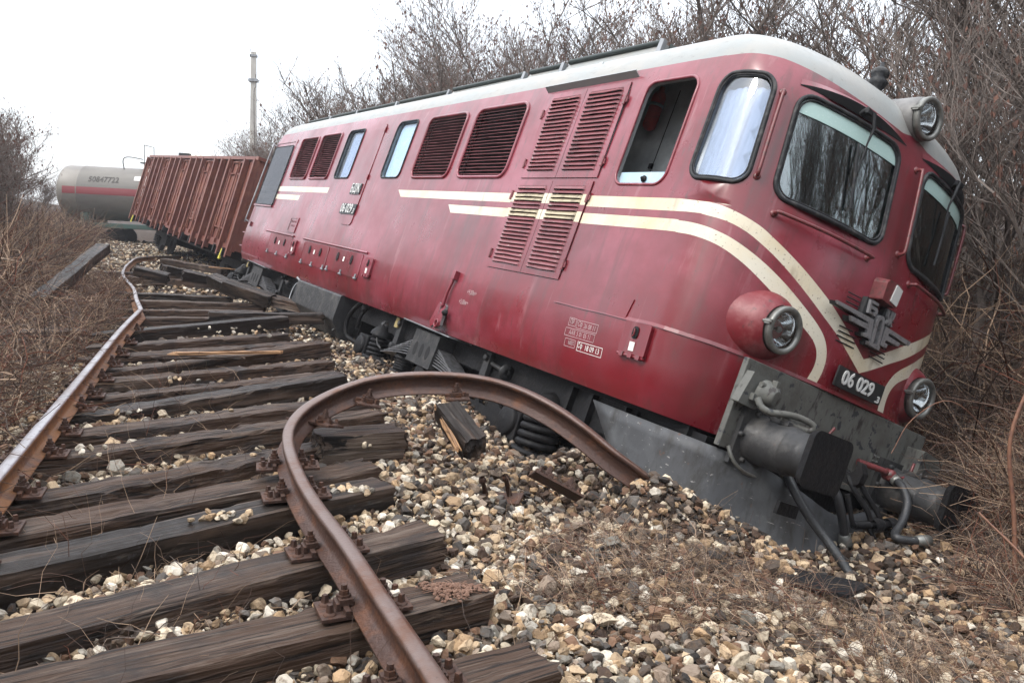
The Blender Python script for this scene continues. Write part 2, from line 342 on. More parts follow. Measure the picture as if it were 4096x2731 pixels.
WS = rr(-.155, .925, 2.775, 3.60, .13); CABW = rr(-.925, -.365, 2.79, 3.665, .13); OPENW = rr(-1.86, -1.19, 2.735, 3.70, .12)
W3 = rr(-7.55, -6.84, 2.81, 3.69, .10); W2 = rr(-9.72, -8.97, 2.81, 3.67, .08)
LV = [rr(-12.53, -11.42, 2.80, 3.65, .09), rr(-11.20, -10.10, 2.80, 3.66, .09), rr(-6.42, -5.28, 2.81, 3.68, .12), rr(-5.03, -3.84, 2.81, 3.69, .13)]
ULV = rr(-3.47, -2.10, 2.79, 3.745, .04, 3); LLV = rr(-3.50, -2.13, 1.80, 2.765, .04, 3)
BEAMCUT = dens([(.10, .96), (UF, .96), (UF, 1.575), (.10, 1.575)])
def sm(P): return [(v.x, v.y) for v in catmull([(p[0], p[1], 0) for p in P], 4)]
STA = dens(sm([(-6.67, 2.63), (-.93, 2.62), (-.6, 2.606), (-.4, 2.585), (-.183, 2.534), (-.057, 2.483), (.064, 2.432), (.26, 2.348), (.416, 2.278), (.589, 2.198), (.831, 2.072), (UF, 1.925)]), .3, False) + dens(sm([(UF, 1.81), (.92, 1.906), (.739, 2.0), (.55, 2.086), (.377, 2.171), (.131, 2.293), (-.086, 2.392), (-.318, 2.474), (-.598, 2.505), (-1.3, 2.517), (-6.51, 2.53)]), .3, False)
STB = dens(sm([(-4.95, 2.46), (-1.27, 2.452), (-.845, 2.44), (-.6, 2.424), (-.44, 2.40), (-.31, 2.37), (-.102, 2.30), (.113, 2.21), (.342, 2.10), (.538, 2.0), (.64, 1.92), (.70, 1.816), (.712, 1.70), (.69, 1.589)]), .3, False) + dens(sm([(.585, 1.589), (.612, 1.70), (.603, 1.79), (.554, 1.862), (.464, 1.92), (.248, 2.012), (.034, 2.115), (-.2, 2.225), (-.40, 2.295), (-.581, 2.327), (-.8, 2.342), (-1.3, 2.353), (-4.82, 2.36)]), .3, False)
RC = [(-16.4, 2.64), (-9.76, 2.64), (-9.78, 2.54), (-16.4, 2.53)]; RD = [(-16.4, 2.47), (-11.34, 2.47), (-11.38, 2.37), (-16.4, 2.36)]
RC = dens(RC, .3); RD = dens(RD, .3)
ROOFL = [(2 * XM - UF, 3.79), (-15.2, 3.85), (-14.4, 3.86), (-10, 3.87), (-5, 3.87), (-1.2, 3.87), (-.815, 3.85), (-.5, 3.84), (-.35, 3.835), (-.04, 3.806), (.318, 3.773), (.70, 3.748), (.93, 3.742), (UF, 3.79)]
def rl(u):
    for a, b in zip(ROOFL, ROOFL[1:]):
        if u <= b[0]: return a[1] + (b[1] - a[1]) * (u - a[0]) / (b[0] - a[0])
    return ROOFL[-1][1]
def half(sign, holes):
    """one side of the body shell with the holes cut"""
    ULO = 2 * XM - UF; VT = 5.62
    us = sorted(set([ULO, UF] + [round(x, 3) for x in np.arange(-14.6, -.8, .35)] + [round(x, 3) for x in np.arange(-.8, UF, .075)] + [round(x, 3) for x in np.arange(ULO, -14.6, .12)]))
    vs_ = [.96, 1.02, 1.08, 1.16, 1.25, 1.37, 1.5] + list(np.arange(1.62, 3.7, .13)) + [3.72, 3.79, 3.86, 3.93, 4.0, 4.07, 4.14, 4.21, 4.28, 4.36, 4.44, 4.52, 4.62, 4.74, 4.9, 5.1, 5.35]
    outer = [(u, .96) for u in us] + [(UF, v) for v in vs_[1:]] + [(u, VT) for u in us[::-1]] + [(ULO, v) for v in vs_[:0:-1]]
    lines = [STA + [STA[0]], STB + [STB[0]], RC + [RC[0]], RD + [RD[0]], [(u, rl(u)) for u in us]]
    ex = [(u + random.uniform(-.008, .008), v + random.uniform(-.004, .004)) for u in us[1:-1] for v in vs_[1:]]
    segs = np.array([p for h in holes + [STA, STB, RC, RD] for p in dens(h, .05)]); E = np.array(ex)
    dd = np.array([((segs - e) ** 2).sum(1).min() for e in E]); ex = [tuple(e) for e, q in zip(E, dd) if q > .0004]
    P, T = cdt(outer, holes, ex, lines)
    mb = MB(); tf = (lambda p: (p[0], p[1] * sign, p[2]))
    mats = []
    for t in T:
        c = (sum(P[i][0] for i in t) / 3, sum(P[i][1] for i in t) / 3)
        mats.append(2 if c[1] > rl(c[0]) else 1 if (inside(c, STA) or inside(c, STB) or inside(c, RC) or inside(c, RD)) else 0)
    mb.v = [tf(S(u, v)) for u, v in P]; mb.f = [t if sign > 0 else t[::-1] for t in T]; mb.m = mats; mb.sm = [True] * len(T)
    for h in holes[1:] if holes[0] is BEAMCUT else holes:      # reveal of every opening
        hd = dens(h, .1); n = len(hd); a = [tf(S(u, v)) for u, v in hd]; b = [tf(S(u, v, -.05)) for u, v in hd]
        fs = [(i, n + i, n + (i + 1) % n, (i + 1) % n) for i in range(n)]; mb.add(a + b, fs if sign > 0 else [f[::-1] for f in fs], 0)
    return mb
BR = [(2 * XM - u, v) for u, v in BEAMCUT][::-1]
nearm = half(1, [BEAMCUT, BR, WS, CABW, OPENW, W2, W3] + LV + [ULV, LLV])
farm = half(-1, [BEAMCUT, BR, WS, CABW, OPENW])
k = len(nearm.v); nearm.v += farm.v; nearm.f += [tuple(i + k for i in f) for f in farm.f]; nearm.m += farm.m; nearm.sm += farm.sm
body = obj('body', nearm, [RED, CREAM, ROOF], loco)
def frame(poly, rad, mat, name, parent, sign=1, off=0.0, n=8, flat=1.0):
    P = [S(u, v, off) for u, v in dens(poly, .08)]; P = [(p[0], p[1] * sign, p[2]) for p in P]; m = MB(); m.tube(P + [P[0], P[1]], rad, n, cap=False); return obj(name, m, mat, parent)
def patch(poly, off, mat, name, parent, sign=1, step=.15, th=.004, wave=0):
    u0, u1 = min(p[0] for p in poly), max(p[0] for p in poly); v0, v1 = min(p[1] for p in poly), max(p[1] for p in poly)
    ex = [(u, v) for u in np.arange(u0 + step / 2, u1, step) for v in np.arange(v0 + step / 2, v1, step if not wave else .2) if inside((u, v), poly)]
    P, T = cdt(dens(poly, step), [], ex); m = MB(); s3 = lambda p: (p[0], p[1] * sign, p[2])
    w_ = lambda u: wave * math.sin(u * 62) if wave else 0
    m.add([s3(S(u, v, off + w_(u))) for u, v in P], [t if sign > 0 else t[::-1] for t in T], 0, True)
    m.add([s3(S(u, v, off + w_(u) - th)) for u, v in P], [t[::-1] if sign > 0 else t for t in T], 0, True)
    return obj(name, m, mat, parent)
def shrink(poly, k):
    cx = (min(p[0] for p in poly) + max(p[0] for p in poly)) / 2; cy = (min(p[1] for p in poly) + max(p[1] for p in poly)) / 2
    hx = (max(p[0] for p in poly) - min(p[0] for p in poly)) / 2; hy = (max(p[1] for p in poly) - min(p[1] for p in poly)) / 2
    return [(cx + (p[0] - cx) * (hx - k) / hx, cy + (p[1] - cy) * (hy - k) / hy) for p in poly]
for sg in (1, -1):
    g = patch(WS, -.012, GLASS, 'windshield', loco, sg); frame(WS, .019, RUBBER, 'gasket', g, sg, .004); frame(shrink(WS, .024), .007, RUBBER, 'gasket', g, sg, .004)
    band = [(-.13, 3.45), (.90, 3.45), (.90, 3.55), (.86, 3.58), (-.08, 3.58), (-.13, 3.53)]
    patch(band, -.004, TEAL, 'sun_film', g, sg)
    g = patch(CABW, -.012, GLASSW if sg > 0 else GLASS, 'cab_side_window', loco, sg); frame(CABW, .017, RUBBER, 'gasket', g, sg, .004); frame(shrink(CABW, .021), .007, RUBBER, 'gasket', g, sg, .004)
    if sg > 0: patch(shrink([(-.92, 2.80), (-.37, 2.80), (-.37, 3.60), (-.92, 3.57)], .015), -.07, CURT, 'curtain', g, sg, .02, .003, .010)
frame(OPENW, .014, RED, 'open_window_frame', loco, 1, .0)
patch([(-1.85, 2.745), (-1.20, 2.745), (-1.20, 2.865), (-1.85, 2.865)], -.045, PALEBL, 'lowered_window_panel', loco)
m = MB(); m.lathe(S(-1.5, 2.80, -.04), (0, -1, 0), [(0, .03), (.012, .03), (.013, .018), (.035, .012), (.036, 0)], 12); obj('window_knob', m, BOGIE, loco)
for W_, nm in ((W2, 'tall_side_window'), (W3, 'blue_side_window')):
    g = patch(W_, -.02, GLASSW, 'side_window', loco); frame(W_, .014, RUBBER, 'gasket', g, 1, .004)
    patch(shrink(W_, .012) if W_ is W3 else [(-9.6, 2.83), (-8.99, 2.83), (-8.99, 3.65), (-9.6, 3.65)], -.06, PALEBL if W_ is W3 else CURT, 'blind_or_sky_sheet', g, 1, .1)  # blue window: sheet paints in the sky reflection; tall window: a curtain
# fine louvres in rounded frames
for L_ in LV:
    u0, u1 = min(p[0] for p in L_), max(p[0] for p in L_); v0, v1 = min(p[1] for p in L_), max(p[1] for p in L_)
    fr = frame(L_, .020, RED, 'louvre', loco, 1, .006); patch(L_, -.075, BLACK, 'louvre_backing', fr)
    m = MB(); n = 20
    for i in range(n):
        v = v0 + .03 + (v1 - v0 - .05) * i / n; r_ = max(0, .11 - min(v - v0, v1 - v - .02)); ins = r_ * .7
        V = []; ns = 5
        for j in range(ns + 1):
            u = u0 + ins + (u1 - u0 - 2 * ins) * j / ns; wv = random.uniform(-.0035, .0035)
            V += [S(u, v + wv, .008), S(u, v + .024 + wv, -.026), S(u, v + .0265 + wv, -.023), S(u, v + .004 + wv, .010)]
        F = [(4 * j + a, 4 * (j + 1) + a, 4 * (j + 1) + (a + 1) % 4, 4 * j + (a + 1) % 4) for j in range(ns) for a in range(4)]; m.add(V, F)
    obj('slats', m, M_SLAT if 'M_SLAT' in globals() else RED, fr)
# hinged louvre doors
SLAT = M('louvre_paint', (.20, .060, .068), .42, var=[(5, (.10, .03, .035), .45, .7), (26, (.5, .46, .38), .66, .70, (.5, 1, 1.4))], bump=(20, .2))
SLATC = M('grimy_cream_slats', (.40, .34, .23), .5, var=[(9, (.12, .09, .07), .48, .68)])
for o in list(loco.children):
    if o.name.startswith('louvre'):
        for c in o.children:
            if c.name.startswith('slats'): c.data.materials[0] = SLAT
def ldoor(u0, u1, v0, v1, su0, su1, sv0, sv1, n, hs, lab):
    hole = rr(su0, su1, sv0, sv1, .01, 1); P, T = cdt(dens([(u0, v0), (u1, v0), (u1, v1), (u0, v1)], .2), [hole], [])
    m = MB(); cr = lambda v: 2.525 < v < 2.635 or 2.36 < v < 2.46
    for ofs, fl in ((.012, 0), (-.002, 1)):
        m.add([S(u, v, ofs) for u, v in P], [t[::-1] if fl else t for t in T], 0)
    m.m = [1 if cr(sum(P[i][1] for i in t) / 3) and False else 0 for t in m.f] if False else m.m
    for lp in ([(u0, v0), (u1, v0), (u1, v1), (u0, v1)],):
        m.add([S(u, v, -.002) for u, v in lp] + [S(u, v, .012) for u, v in lp], [(i, (i + 1) % 4, 4 + (i + 1) % 4, 4 + i) for i in range(4)])
    for (a, b) in ((2.36, 2.46), (2.525, 2.63)):     # the cream stripes run over the door rims
        if a > v0 and b < v1:
            for (x0, x1) in ((u0, su0), (su1, u1)): m.add([S(x0, a, .0135), S(x1, a, .0135), S(x1, b, .0135), S(x0, b, .0135)], [(0, 1, 2, 3)], 1)
    d = obj('louvre_door', m, [RED, CREAM], loco, label=lab)
    patch(hole, -.05, BLACK, 'louvre_backing', d)
    m = MB(); h = (sv1 - sv0) / n
    for i in range(n):
        v = sv0 + h * i; k = random.uniform(-.004, .004); k2 = random.uniform(-.004, .004); mid = .5 + random.uniform(-.2, .2); um = su0 + (su1 - su0) * mid
        V = []
        for u, kk in ((su0, 0), (su0 + .02, k), (um, k2), (su1 - .02, k), (su1, 0)):
            e = .002 if kk == 0 else 1
            V += [S(u, v + kk, .004 + (.026 * (e if e < 1 else 1))), S(u, v + h * .70, .001), S(u, v + h * .98 - .001, .010), S(u, v + kk + .003, .007 + .026 * (e if e < 1 else 1))]
        ns = 4; F = [(4 * j + a, 4 * (j + 1) + a, 4 * (j + 1) + (a + 1) % 4, 4 * j + (a + 1) % 4) for j in range(ns) for a in range(4)]
        m.add(V, F, 1 if cr(v + h / 2) else 0)
    obj('slats', m, [SLAT, SLATC], d)
    for hv in hs[1]:
        m = MB(); u = u0 - .012 if hs[0] < 0 else u1 + .008; m.tube([S(u, hv - .05, .02), S(u, hv + .05, .02)], .014, 8); m.box(S(u - .02 * hs[0] * 0, hv, .012), (.06, .012, .05)); obj('hinge', m, SLAT, d)
    return d
ldoor(-3.46, -2.80, 2.795, 3.74, -3.38, -2.87, 2.87, 3.68, 19, (-1, (3.5, 2.95)), 'upper louvre door nearer the rear')
ldoor(-2.793, -2.11, 2.795, 3.74, -2.73, -2.19, 2.87, 3.69, 19, (1, (3.55, 2.95)), 'upper louvre door nearer the cab')
ldoor(-3.49, -2.815, 1.805, 2.76, -3.42, -2.88, 1.87, 2.71, 20, (-1, (2.6, 1.95)), 'lower louvre door nearer the rear')
ldoor(-2.808, -2.14, 1.805, 2.76, -2.74, -2.22, 1.87, 2.71, 20, (1, (2.6, 1.95)), 'lower louvre door nearer the cab')
m = MB(); m.add([S(-3.56, 3.785, .0), S(-2.03, 3.795, .0), S(-2.03, 3.83, .06), S(-3.56, 3.82, .06), S(-3.56, 3.775, .0), S(-2.03, 3.785, .0), S(-2.03, 3.82, .063), S(-3.56, 3.81, .063)], [(0, 1, 2, 3), (7, 6, 5, 4), (3, 2, 6, 7), (0, 4, 5, 1), (0, 3, 7, 4), (1, 5, 6, 2)]); obj('rain_gutter', m, RED, loco)
# side door panel with plates
m = MB(); m.prism(rr(-8.57, -8.05, 2.03, 3.71, .09), [], lambda a, b, k: S(a, b, .001 + k * .012)); obj('side_panel', m, RED, loco)
for v in (3.6, 2.82): m = MB(); m.tube([S(-8.04, v - .04, .015), S(-8.04, v + .04, .015)], .012, 8); obj('hinge', m, RED, loco)
def plate(uc, vc, wu, hv, off, txt, size, sx, name='number_plate', label=None, front=None):
    m = MB(); P = rr(uc - wu / 2, uc + wu / 2, vc - hv / 2, vc + hv / 2, .008, 2)
    if front is None: fn = lambda a, b, k: S(a, b, off + k * .012)
    else: fn = lambda a, b, k: (front + k * .014, a, b)
    m.prism(P, [], fn); o = obj(name, m, PLATEM, loco, label=label)
    t = MB()
    for s_, dx, dy, sz in txt:
        V, F = text_mesh(s_, sz, .004, sx, .006 if front is None else .018)
        if front is None: t.add([S(uc + dx + x, vc + dy + y, off + .016 + z) for x, y, z in V], F)
        else: t.add([(front + .018 + z, uc + dx + x, vc + dy + y) for x, y, z in V], F)
    obj('lettering', t, LETTERM, o); return o
PLATEM = M('black_plate', (.014, .016, .017), .45, var=[(20, (.05, .05, .05), .6, .75)])
LETTERM = M('raised_letters', (.55, .55, .53), .5, .0, var=[(30, (.25, .25, .25), .6, .75)])
plate(-8.35, 2.62, .44, .175, .014, [('БДЖ', 0, 0, .20)], 0, .82, label='small black plate reading БДЖ on the side')
plate(-8.38, 2.285, .68, .17, .014, [('06 029', -.05, 0, .205), ('.3', .285, -.035, .12)], 0, .92, label='black number plate on the side panel')
plate(0.01, 1.718, .625, .160, .056, [('06 029', -.035, 0.002, .155), ('.3', .262, -.045, .075)], 0, .98, label='black number plate on the nose', front=.056)
# builder's plate
m = MB(); m.prism(rr(-11.34, -10.83, 1.74, 2.035, .02, 2), [rr(-11.30, -10.87, 1.765, 2.01, .01, 1)], lambda a, b, k: S(a, b, .001 + k * .014)); m.prism(rr(-11.31, -10.86, 1.76, 2.015, .01, 1), [], lambda a, b, k: S(a, b, k * .006))
for s_, v in (('ELECTROPUTERE', 1.95), ('CRAIOVA', 1.87)):
    V, F = text_mesh(s_, .05, .002, 1.0); m.add([S(-11.085 + x, v + y, .008 + z) for x, y, z in V], F)
obj('builder_plate', m, RED, loco)
# rear cab door and its window
m = MB(); m.prism(rr(-14.55, -12.94, 1.06, 3.67, .05, 2), [rr(-14.50, -13.00, 1.10, 3.62, .04, 2)], lambda a, b, k: S(a, b, .001 + k * .010)); dr = obj('rear_cab_door', m, RED, loco)
patch(rr(-14.48, -13.03, 2.22, 3.53, .05), .022, GLASSD, 'door_window', dr); frame(rr(-14.48, -13.03, 2.22, 3.53, .05), .012, RUBBER, 'window_frame', dr, 1, .02)
m = MB(); m.box(S(-13.8, 2.19, .02), (1.5, .03, .03)); m.box(S(-14.3, 1.75, .02), (.10, .03, .10)); obj('door_sill', m, RED, dr)
for u in (-15.02, -14.72):
    m = MB(); P = [S(u, 3.60, .0), S(u, 3.58, .07), S(u, 3.5, .08), S(u, 1.9, .08), S(u, 1.82, .07), S(u, 1.8, 0)]; m.tube(catmull(P, 4), .017, 8); obj('door_handrail', m, GALV if u > -14.9 else RED, loco)
m = MB()
for z in (1.55, 1.25): m.box(S(-14.95, z, .03), (.35, .10, .02))
obj('boarding_step', m, RED, loco)
# hatches low on the side
def hatch(u0, u1, v0, v1, n):
    m = MB(); m.prism(rr(u0, u1, v0, v1, .04, 3), [], lambda a, b, k: S(a, b, .001 + k * .010)); h = obj('hatch_cover', m, RED, loco)
    m = MB()
    for i in range(n):
        u = u0 + .08 + (u1 - u0 - .16) * i / (n - 1); m.tube([S(u - .05, v0 - .005, .02), S(u + .05, v0 - .005, .02)], .014, 8); m.box(S(u, v0 + .03, .016), (.05, .014, .06))
    obj('latch', m, GALV, h)
    m = MB()
    for u in (u0 + (u1 - u0) * .3, u0 + (u1 - u0) * .72): m.prism([(u + .045 * math.cos(a), (v0 + v1) / 2 + .06 + .07 * math.sin(a)) for a in [i * math.pi / 6 for i in range(12)]], [], lambda a, b, k: S(a, b, .008 + k * .006))
    obj('turn_lock', m, BOGIE, h)
    m = MB(); uc = (u0 + u1) / 2; m.prism([(uc - .03, v0 + .19), (uc + .03, v0 + .19), (uc + .03, v0 + .26), (uc - .03, v0 + .26)], [], lambda a, b, k: S(a, b, .008 + k * .005)); obj('white_tag', m, WHITE, h)
hatch(-12.35, -10.78, 1.28, 1.66, 3); hatch(-9.98, -8.60, 1.27, 1.645, 3); hatch(-8.54, -7.05, 1.28, 1.64, 3)
m = MB(); m.tube([S(-12.78, 1.685, .008), S(-10.75, 1.68, .008)], .018, 8); m.tube([S(-10.12, 1.68, .008), S(-6.93, 1.67, .008)], .018, 8); obj('welded_seam', m, RED, loco)
for u0, u1, v0, v1 in ((-10.66, -10.40, 1.38, 1.62), (-6.85, -6.57, 1.36, 1.61), (-.995, -.69, 1.335, 1.585)):
    m = MB(); m.prism(rr(u0, u1, v0, v1, .02, 2), [], lambda a, b, k: S(a, b, .001 + k * .035)); h = obj('socket_cover', m, RED, loco, .004)
    uc = (u0 + u1) / 2; m = MB(); m.prism(rr(uc - .035, uc + .035, v1 - .125, v1 - .03, .03, 3), [], lambda a, b, k: S(a, b, .034 + k * .004)); obj('lock_slot', m, BOGIE, h)
    m = MB(); m.tube([S(uc, v1 - .05, .05), S(uc + .012, v1 - .09, .052), S(uc - .004, v1 - .11, .05)], .007, 6); obj('lock_ring', m, RED, h)
    m = MB(); m.prism([(uc - .03, v0 + .03), (uc + .03, v0 + .03), (uc + .03, v0 + .10), (uc - .03, v0 + .10)], [], lambda a, b, k: S(a, b, .033 + k * .005)); obj('white_tag', m, WHITE, h)
    m = MB(); m.tube([S(u0, v0 - .01, .03), S(u1, v0 - .01, .03)], .012, 8)
    for q in (.2, .55, .85): m.box(S(u0 + (u1 - u0) * q, v0 - .008, .035), (.045, .03, .035))
    obj('hinge', m, RED, h)
# lower nose seam and skirt plate
m = MB(); n = 26; V = []
for i in range(n + 1):
    u = -2.08 + (UF + 2.08) * i / n; v = 1.602 - .018 * i / n + (.002 * math.sin(i * 1.3) if u < -.2 else 0)
    V += [S(u, v - .006, .001), S(u, v - .006, .012), S(u, v + .022, .002)]
m.add(V, [(3 * i + a, 3 * (i + 1) + a, 3 * (i + 1) + a + 1, 3 * i + a + 1) for i in range(n) for a in range(2)]); V2 = [(p[0], -p[1], p[2]) for p in V]
m.add(V2[18 * 3:], [(3 * i + a, 3 * i + a + 1, 3 * (i + 1) + a + 1, 3 * (i + 1) + a) for i in range(n - 18) for a in range(2)]); obj('overlap_seam', m, RED, loco)
m = MB(); m.prism(dens([(-2.08, 1.60), (-1.05, 1.60), (-1.02, 1.76), (-2.02, 1.82)], .2), [], lambda a, b, k: S(a, b, .001 + k * .008)); obj('patch_plate', m, RED, loco)
# stencilled writing
def stencil(items, name, mat=WHITEF):
    m = MB()
    for s_, u, v, sz, sx in items:
        V, F = text_mesh(s_, sz, .0006, sx, -.004); m.add([S(u + x, v + y, .0015 + z) for x, y, z in V], F)
    return m, name, mat
def boxline(m, u0, u1, v0, v1, w_=.004):
    m.prism([(u0, v0), (u1, v0), (u1, v1), (u0, v1)], [[(u0 + w_, v0 + w_), (u1 - w_, v0 + w_), (u1 - w_, v1 - w_), (u0 + w_, v1 - w_)]], lambda a, b, k: S(a, b, .0012 + k * .001))
m, _, _ = stencil([('ПР', -1.72, 1.465, .06, .8), ('Сф', -1.60, 1.462, .06, .8), ('26 08 11', -1.46, 1.455, .06, .8), ('ААК 5 01 05 11', -1.57, 1.375, .06, .8), ('МВП', -1.66, 1.285, .05, .8)], '')
for b in ((-1.77, -1.66, 1.43, 1.50), (-1.65, -1.35, 1.42, 1.495), (-1.79, -1.36, 1.34, 1.41), (-1.76, -1.60, 1.25, 1.32)): boxline(m, *b)
obj('inspection_stencil', m, WHITEF, loco)
m, _, _ = stencil([('Сф', -1.53, 1.285, .06, .8), ('18 09 13', -1.36, 1.28, .065, .9)], ''); boxline(m, -1.57, -1.22, 1.24, 1.32); obj('stencil', m, WHITE, loco)
for q in (('+9,00м+', -3.62, 1.49, .075, .8), ('+5,00м+', -3.75, 1.37, .075, .8)): m, _, _ = stencil([q], ''); obj('stencil', m, WHITEF, loco)
# handrails
def rail(P, mat, name='handrail', rad=.014, sign=1):
    Q = [S(*p) for p in P]; Q = [(q[0], q[1] * sign, q[2]) for q in Q]; m = MB(); m.tube(catmull(Q, 4), rad, 10)
    for q, r_ in ((Q[0], P[0]), (Q[-1], P[-1])):
        nn = N(r_[0], r_[1]); m.lathe(q, (nn[0], nn[1] * sign, nn[2]), [(0, .03), (.008, .028), (.012, .014)], 10)
    return obj(name, m, mat, loco)
RAILRED = M('handrail_red', (.14, .03, .032), .35, var=[(30, (.05, .025, .02), .5, .65)])
for sg in (1, -1):
    rail([(-.295, 3.55, 0), (-.295, 3.545, .045), (-.297, 3.50, .06), (-.30, 3.2, .062), (-.30, 2.93, .06), (-.30, 2.885, .045), (-.30, 2.88, 0)], RAILRED, sign=sg)
    rail([(-.10, 2.655, 0), (-.095, 2.655, .045), (-.05, 2.655, .06), (.35, 2.652, .062), (.76, 2.65, .06), (.805, 2.65, .045), (.81, 2.65, 0)], RAILRED, sign=sg)
rail([(1.05, 3.53, 0), (1.05, 3.525, .045), (1.05, 3.48, .06), (1.05, 3.1, .062), (1.05, 2.86, .06), (1.05, 2.82, .045), (1.05, 2.815, 0)], RAILRED, sign=-1)
# eyebrow recess over each windshield and wipers
for sg in (1, -1):
    m = MB(); top = [(-.17 + 1.16 * i / 14, 3.662 + .040 * math.sin(math.pi * i / 14) ** .8) for i in range(15)]; bot = [(-.17 + 1.16 * i / 14, 3.655 - .012 * math.sin(math.pi * i / 14)) for i in range(15)]
    V = [S(u, v, .002) for u, v in bot] + [S(u, v, .001 + .04 * math.sin(math.pi * i / 14)) for i, (u, v) in enumerate(top)] + [S(u, v + .045, .001) for u, v in top]
    V = [(p[0], p[1] * sg, p[2]) for p in V]; F = [(i, i + 1, 16 + i, 15 + i) for i in range(14)]; F2 = [(15 + i, 16 + i, 31 + i, 30 + i) for i in range(14)]
    m.add(V, F if sg > 0 else [f[::-1] for f in F], 1); m.add(V, F2 if sg > 0 else [f[::-1] for f in F2], 0, True); obj('windshield_hood', m, [RED, BLACK], loco)
    m = MB(); s3 = lambda p: (p[0], p[1] * sg, p[2])
    m.tube([s3(S(.40, 3.66, .0)), s3(S(.42, 3.68, .07))], .022, 8); m.box(s3(S(.44, 3.655, .07)), (.03, .10, .035)); m.tube([s3(S(.46, 3.66, .08)), s3(S(.50, 3.56, .07)), s3(S(.50, 3.45, .04)), s3(S(.48, 3.2, .03))], [.016, .014, .008, .006], 8)
    wp = obj('wiper', m, RUBBER, loco); m = MB(); m.tube([s3(S(.43, 3.42, .026)), s3(S(.50, 2.92, .026))], .011, 6); obj('wiper_blade', m, RUBBER, wp)
# headlights
def lamp(c, ax, r, name, lab=None, shroud=None, mat=None):
    mat = mat or REDM
    c = Vector(c); m = MB(); m.lathe(c, ax, shroud, 40); o = obj(name, m, mat, loco, label=lab)
    m = MB(); m.lathe(c, ax, [(-.07, r * .95), (-.035, r * .96), (-.03, r * 1.04), (.0, r * 1.06), (.012, r * 1.04), (.016, r * .96), (.016, r * .86), (.004, r * .80), (-.01, r * .78)], 44)
    a = Vector(ax).normalized(); m.box(c + Vector((-.01, -r * 1.08, .01)), (.05, .03, .035)); m.tube([c + Vector((-.05, -r * 1.12, .01)), c + Vector((.03, -r * 1.12, .01))], .012, 8)
    obj('lamp_rim', m, RIM, o)
    m = MB(); m.lathe(c, ax, [(-.012, r * .79)] + [(-.012 - .15 * (1 - (k / 10) ** 2), r * .79 * k / 10) for k in range(10, -1, -1)], 36); obj('reflector', m, CHROME, o)
    m = MB(); m.lathe(c - a * .10, ax, [(0, .012), (.03, .012), (.035, .022), (.05, .024), (.065, .015), (.07, 0)], 12); obj('bulb', m, GALV, o)
    m = MB(); m.lathe(c, ax, [(.001, r * .80), (.008, r * .5), (.012, r * .25), (.014, 0)], 36); obj('lamp_glass', m, GLASSL, o)
    return o
for sg, lb in ((-1, 'headlight beside the near buffer'), (1, 'headlight beside the far buffer')):
    lamp((.012, .948 * sg, 1.855), (1, 0, 0), .168, 'headlight', lb, [(-.62, .35), (-.42, .33), (-.27, .30), (-.17, .265), (-.10, .232), (-.06, .20), (-.045, .178)])
lamp((-.143, 0, 3.945), (1, 0, .02), .166, 'top_headlight', 'round headlight on the roof front', [(-.95, .186), (-.60, .186), (-.10, .182), (-.05, .176), (-.04, .166)], ROOFD := M('sooty_roof_paint', (.15, .145, .14), .5, var=[(6, (.07, .07, .07), .45, .7)]))
m = MB(); m.lathe((-.74, 0, 4.2), (-.1, 0, 1), [(0, .05), (.02, .05), (.05, .035), (.09, .07), (.13, .085), (.165, .05), (.19, .075), (.22, .078), (.255, .045), (.27, .02), (.31, .018), (.315, 0)], 24); obj('roof_horn', m, RUBBER, loco)
# marker lamp
m = MB(); m.prism([(-.165, 2.375), (.03, 2.36), (.06, 2.40), (.055, 2.53), (.02, 2.565), (-.14, 2.56), (-.17, 2.53)], [], lambda a, b, k: (.0 + k * .115, a * (.94 if k else 1) + .0, 2.46 + (b - 2.46) * (.9 if k else 1))); lm = obj('marker_lamp', m, RAILRED, loco, .012)
m = MB(); m.prism([(-.065, 2.40), (.03, 2.385), (.042, 2.52), (-.045, 2.54)], [], lambda a, b, k: (.112 + k * .012, a, b)); obj('lamp_glass', m, M('white_lens', (.5, .5, .48), .3), lm, .006)
m = MB(); m.lathe((.06, .05, 2.45), (.2, 1, 0), [(0, .016), (.03, .016), (.035, .012), (.05, .01), (.052, 0)], 10); obj('lamp_screw', m, BOGIE, lm)
# winged emblem
EM = {'wingL': [(-.608, 2.216), (-.13, 2.224), (-.091, 2.074), (-.188, 2.071), (-.202, 2.095), (-.156, 2.105), (-.164, 2.131), (-.383, 2.129), (-.406, 2.164), (-.181, 2.17), (-.185, 2.184), (-.591, 2.192)],
 'wingR': [(.04, 2.222), (.414, 2.209), (.404, 2.174), (.121, 2.188), (.107, 2.184), (.105, 2.168), (.287, 2.159), (.278, 2.13), (.099, 2.128), (.093, 2.107), (.137, 2.103), (.133, 2.073), (.044, 2.071)]}
Dout = [(-.113, 2.054), (-.082, 2.06), (-.103, 2.222), (-.094, 2.258), (-.073, 2.276), (-.035, 2.280), (-.012, 2.265), (.002, 2.235), (.03, 2.064), (.05, 2.054), (.045, 2.026), (-.099, 2.028)]
Din = [(-.050, 2.058), (-.072, 2.222), (-.060, 2.244), (-.045, 2.25), (-.030, 2.240), (-.026, 2.226), (-.002, 2.061)]
Bo = [(-.242, 2.349), (-.133, 2.35), (-.132, 2.331), (-.213, 2.328), (-.210, 2.311), (-.138, 2.312), (-.118, 2.298), (-.114, 2.27), (-.128, 2.248), (-.225, 2.248)]
Bi = [(-.205, 2.289), (-.155, 2.289), (-.145, 2.278), (-.152, 2.266), (-.203, 2.266)]
